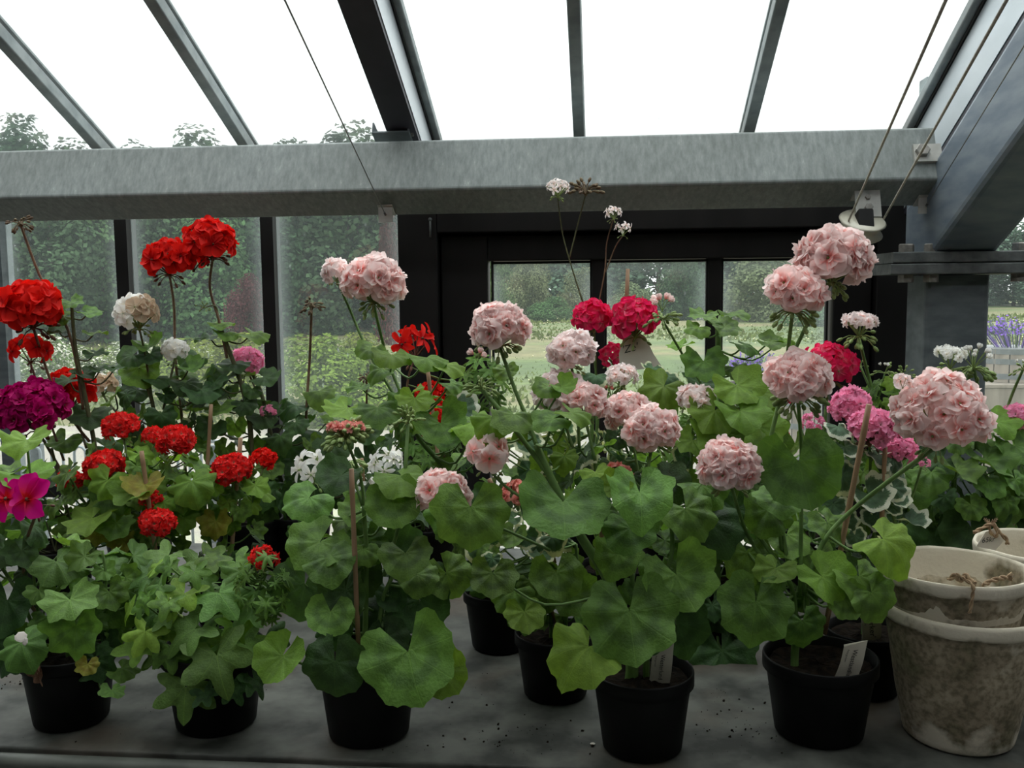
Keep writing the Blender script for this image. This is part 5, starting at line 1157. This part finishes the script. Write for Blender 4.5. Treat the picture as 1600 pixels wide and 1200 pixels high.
def crown_mesh(seed, n, blobs=14, leaf=.035, asp=3.0, low=.05):
    """unit crown: radius about 1 wide, 0..1 high, many small leaf cards over lumpy boughs"""
    r = random.Random(seed); mb = MB(); B = []
    for i in range(blobs):
        a = r.uniform(0, 6.28); h = low + (1-low)*(i+.5)/blobs; w = (1-abs(h-.42)**1.6*1.7); w = max(.12, w)*.62
        B.append((V((math.cos(a)*w*r.uniform(.5, 1), math.sin(a)*w*r.uniform(.5, 1), h*.86)), r.uniform(.26, .42)*(.65+.35*w/.62)))
    for c, R in B:   # leafy core of each bough
        for k in range(n//blobs):
            d = V((r.gauss(0, 1), r.gauss(0, 1), r.gauss(0, 1))).normalized(); q = r.uniform(.6, 1.08)
            p = c + V((d.x*R*q, d.y*R*q, d.z*R*q*.9*asp**-.3)); p.z = max(0.0, min(1.02, p.z)); p.z *= asp
            nn = (d + V((r.uniform(-1, 1), r.uniform(-1, 1), r.uniform(-.4, 1)))*.8).normalized(); x = nn.orthogonal().normalized(); x = Matrix.Rotation(r.uniform(0, 6.28), 3, nn) @ x; y = nn.cross(x); l = leaf*r.uniform(.6, 1.4)
            mb.quad(p-x*l-y*l*.2, p-y*l*.7, p+x*l+y*l*.2, p+y*l*.7)
    return mb.mesh('leafy_crown', FM['dark'])
CR = [crown_mesh(i, 11000, 24, .040, 2.9) for i in range(4)]
BU = [crown_mesh(20+i, 8000, 13, .032, 1.6, low=0) for i in range(3)]
def trunk_mesh():
    mb = MB(); mb.tube([V((0, 0, 0)), V((.02, 0, .3)), V((-.01, .02, .6)), V((.02, 0, .9))], [.045, .012], 7); mb.tube([V((.02, 0, .3)), V((.25, .1, .55))], [.02, .008], 5); mb.tube([V((0, 0, .45)), V((-.2, -.1, .7))], [.018, .006], 5)
    return mb.mesh('trunk', M['bark'], True)
TR = trunk_mesh()
ri = random.Random(11)
def where(px):
    return 'outside the picture edge pane' if px < 0 else 'behind the far left pane' if px < 200 else 'behind the second pane, between the mullions' if px < 425 else 'behind the pane beside the dark frame' if px < 640 else 'behind the dark door stile' if px < 760 else 'behind the left door pane' if px < 935 else 'behind the middle door pane' if px < 1116 else 'behind the right door pane' if px < 1300 else 'behind the column' if px < 1540 else 'right of the column'
def tree(px, dist, hgt, wid, mat, label, group=None, name='tree', me=None, cat='tree', base=0.02, trunk=True):
    d = ray(px, 452); x = d.x/d.y*dist; t = thing(name, (x, dist, GZ), label, cat, group)
    a = ri.uniform(0, 6.28); rot = Matrix.Rotation(a, 4, 'Z')
    me = me or ri.choice(CR); asp = 1.6 if me in BU else 2.9
    o = inst('crown', me, Matrix.Translation((x, dist, GZ+base*hgt)) @ rot @ Matrix.Diagonal((wid/2*1.1, wid/2*1.1, hgt*(1-base)/asp, 1)), t, FM[mat])
    if trunk: inst('trunk', TR, Matrix.Translation((x, dist, GZ)) @ rot @ Matrix.Diagonal((hgt*.5, hgt*.5, hgt*.9, 1)), t, M['bark'])
for i in range(11):
    px = -170 + i*83; D_ = 24 + i*.9 + ri.uniform(-1, 1); h_ = 5.0 + ri.uniform(-.5, .9)
    tree(px, D_, h_, 3.6, 'dark' if i % 2 else 'mid', ('mid green' if i % 2 == 0 else 'dark green') + ' tree at the near wood edge, ' + where(px), 'trees of the near wood edge')
for i in range(9):
    px = -190 + i*105; D_ = 32 + ri.uniform(-1, 1); h_ = 7.0 + ri.uniform(-.7, .6)
    tree(px, D_, h_, 5.2, 'dark', 'taller dark tree behind the wood edge, ' + where(px), 'tall trees behind the wood edge')
for i in range(12):
    px = 700 + i*66; D_ = 66 + ri.uniform(-3, 3)
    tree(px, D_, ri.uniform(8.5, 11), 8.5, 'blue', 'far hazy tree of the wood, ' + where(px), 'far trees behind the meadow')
for i in range(6):
    px = 1475 + i*55; D_ = 72 + ri.uniform(-2, 2)
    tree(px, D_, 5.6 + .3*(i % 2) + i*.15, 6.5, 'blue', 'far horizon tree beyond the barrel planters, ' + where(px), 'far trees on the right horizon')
for px, D_, h_, w_, m_, lab in ((830, 50, 3.3, 3.2, 'olive', 'pale round bush on the meadow behind the left door pane'), (908, 52, 2.6, 3.2, 'olive', 'smaller pale bush near the left glazing bar of the door'),
    (775, 46, 3.4, 2.6, 'mid', 'green bush at the left edge of the left door pane'), (1068, 44, 3.0, 3.2, 'dark', 'dark bush on the meadow behind the middle door pane'), (985, 50, 1.8, 3.0, 'olive', 'low pale bush left of the dark meadow bush'),
    (1190, 40, 2.9, 4.2, 'olive', 'wide grey-green willow bush behind the right door pane'), (1262, 36, 1.9, 3.0, 'mid', 'low green bush at the right edge of the right door pane'), (860, 46, 1.1, 3.0, 'mid', 'low green thicket at the foot of the pale round bush')):
    tree(px, D_, h_, w_, m_, lab, None, 'bush', ri.choice(BU), 'bush', 0, False)
for px, D_, h_, w_, m_, lab in ((500, 10.5, 1.02, 1.6, 'yel', 'lime-green shrub outside, right of the second mullion'), (575, 11.2, .98, 1.3, 'yel', 'lime-green shrub outside beside the dark door frame'), (350, 12, .95, 1.7, 'yel', 'lime-green shrub outside behind the scarlet geranium stalks'),
    (270, 12.5, .85, 1.6, 'yel', 'lime-green shrub outside between the mullions, leftmost one'), (62, 12, .98, 1.3, 'white', 'white-flowering shrub outside the far left pane'), (120, 13.5, .72, 1.5, 'white', 'lower white-flowering shrub beside the far left one'),
    (390, 22, 1.9, 1.5, 'red', 'dark copper-leaved shrub at the wood edge behind the second pane'), (615, 25, 3.4, 1.4, 'red', 'copper-leaved shrub at the wood edge beside the dark door frame'), (200, 14, .75, 1.6, 'white', 'white-flecked low shrub behind the first mullion'),
    (300, 14.5, .65, 2.2, 'white', 'low white-flecked shrub behind the small white head')):
    tree(px, D_, h_, w_, m_, lab, None, 'shrub', ri.choice(BU), 'shrub', 0, False)
# meadow grass and flowers
mb = MB(); md = MB()
for i in range(26000):
    y = 8 + 42*ri.random()**1.5; x = ri.uniform(-.75, .55)*y*1.05
    if y < 10 and x < 1.7: continue
    h_ = ri.uniform(.04, .10)*(1+y*.01); a = ri.uniform(0, 3.14); w_ = .012+.0018*y; dx = V((math.cos(a)*w_, math.sin(a)*w_, 0)); p = V((x, y, GZ-.02)); l = V((ri.uniform(-.06, .06), ri.uniform(-.05, .05), h_))
    n = len(mb.v); mb.v += [p-dx, p+dx, p+l]; mb.f.append((n, n+1, n+2))
    if i % 24 == 0: md.ell(p+l, .008+.0006*y, .006+.0005*y, V((0, 0, 1)), 4, 2)
M['grass'] = foliage_mat('meadow_grass', (.11, .14, .045), .35); M['mflower'] = plain('meadow_flower', (.55, .52, .3), .8)
o = mb.build('meadow_grass', M['grass'], None); o['label'] = 'loose meadow grass growing over the field outside'; o['category'] = 'grass'; o['kind'] = 'stuff'
o = md.build('meadow_flowers', M['mflower'], None); o['label'] = 'pale specks of wild flowers in the meadow grass'; o['category'] = 'flowers'; o['kind'] = 'stuff'
# barrels with lavender
def lav_mesh(seed):
    r = random.Random(seed); mb = MB()
    for k in range(90):
        a = r.uniform(0, 6.28); q = r.random()**.5; d = V((math.cos(a)*q*.9, math.sin(a)*q*.9, 0)); tip = d*1.15 + V((0, 0, 1-.35*q*q+r.uniform(-.2, .1)))
        mb.tube([d*.4, d*.8+V((0, 0, .5)), tip], .008, 3, False)
        for j in range(9):
            p = (d*.8+V((0, 0, .5))).lerp(tip, .15+.1*j) + V((r.gauss(0, .035), r.gauss(0, .035), 0)); x = V((r.gauss(0, 1), r.gauss(0, 1), r.gauss(0, 1))).normalized(); y = x.orthogonal().normalized(); l = .035
            mb.quad(p-x*l, p-y*l, p+x*l, p+y*l)
    return mb.mesh('lavender_sprigs', FM['lav'])
def barrel(px, dist, ztop, R, H, label, flw, fh, crate=False):
    d = ray(px, 452); x = d.x/d.y*dist; zb = ztop-H
    t = thing('barrel_planter', (x, dist, zb), label, 'planter', 'wooden barrel planters outside')
    for k in range(18):
        a = 2*math.pi*(k+.5)/18; e = V((math.cos(a), math.sin(a), 0)); tx = V((-e.y, e.x, 0)); mb = MB(); w = 2*math.pi*R/18*.96
        mb.box(V((x, dist, zb+H/2)) + e*R, w, .02, H, (tx, e, V((0, 0, 1)))); mb.build('stave', M['barrel'], t)
    for z in (.18, .62, .92):
        MB().lathe([(R+.011, -.02), (R+.015, -.02), (R+.015, .02), (R+.011, .02)], (x, dist, zb+H*z), 30).build('hoop', M['hoop'], t)
    MB().lathe([(.001, 0), (R-.012, 0), (R-.012, .01), (.001, .012)], (x, dist, ztop-.04), 20).build('soil', M['soil'], t)
    L_ = inst('lavender', lav_mesh(int(px)), Matrix.Translation((x, dist, ztop-.04)) @ Matrix.Diagonal((flw, flw, fh, 1)), t, FM['lav'])
    if crate:
        c = thing('wooden_crate', (x-.1, dist, GZ), 'grey wooden crate carrying the right barrel planter', 'crate')
        hh = zb-GZ
        for k in range(4):
            for s_ in (-1, 1):
                z = GZ + hh*(k+.5)/4
                MB().box((x-.1, dist+s_*.40, z), .86, .02, hh/4-.012).build('plank', M['barrel'], c)
                MB().box((x-.1+s_*.42, dist, z), .02, .78, hh/4-.012).build('plank', M['barrel'], c)
        MB().box((x-.1, dist, zb-.012), .88, .84, .02).build('lid', M['barrel'], c)
def zat(py, dist): return CAM.z - (py-452)/FPX*dist
barrel(1592, 7.6, zat(545, 7.6), .30, .25, 'barrel planter of lavender outside right of the steel column', .33, .27, True)
barrel(1258, 7.2, zat(617, 7.2), .22, .55, 'barrel planter outside behind the right door pane', .22, .20)
barrel(1180, 7.4, zat(600, 7.4), .26, .58, 'barrel planter of lavender outside beside the right glazing bar', .28, .28)
# hairpin railing outside the left panes
ft = thing('hairpin_railing', (-2, 3.5, GZ), 'galvanised hairpin railing outside the far left pane', 'railing')
FY = 3.5; zt = zat(703, FY); xa = PY(-60, 700, FY).x; xb = PY(345, 700, FY).x
MB().box(((xa+xb)/2, FY+.02, zat(696, FY)), xb-xa, .02, .012).build('top_rail', M['alu'], ft)
x = xa; w_ = .047
while x < xb-.05:
    pts = [V((x, FY, GZ+.05)), V((x, FY, zt-.03))] + [V((x+w_/2-w_/2*math.cos(a), FY, zt-.03+.026*math.sin(a))) for a in (.5, 1.1, 1.57, 2.1, 2.7)] + [V((x+w_, FY, zt-.03)), V((x+w_, FY, GZ+.05))]
    MB().tube(pts, .0055, 6).build('hairpin', M['fence'], ft, True); x += w_*2
MB().box(((xa+xb)/2, FY, GZ+.06), xb-xa, .03, .02).build('bottom_rail', M['fence'], ft)
for x in (PY(48, 700, FY).x, PY(330, 700, FY).x): MB().box((x, FY+.03, (zt+GZ)/2), .05, .04, zt-GZ).build('post', M['galvdark'], ft)
for i, q in enumerate(POTS):
    for w in POTS[:i]:
        d = math.hypot(q[0]-w[0], q[1]-w[1])
        if d < q[2]+w[2]: print('POT OVERLAP', i, POTS.index(w), round(d, 3), round(q[2]+w[2], 3))
    if q[1]+q[2] > 2.33: print('POT OFF', i, q)
print('N objects', len(S.objects), 'leaves', len(LEAFPOS))
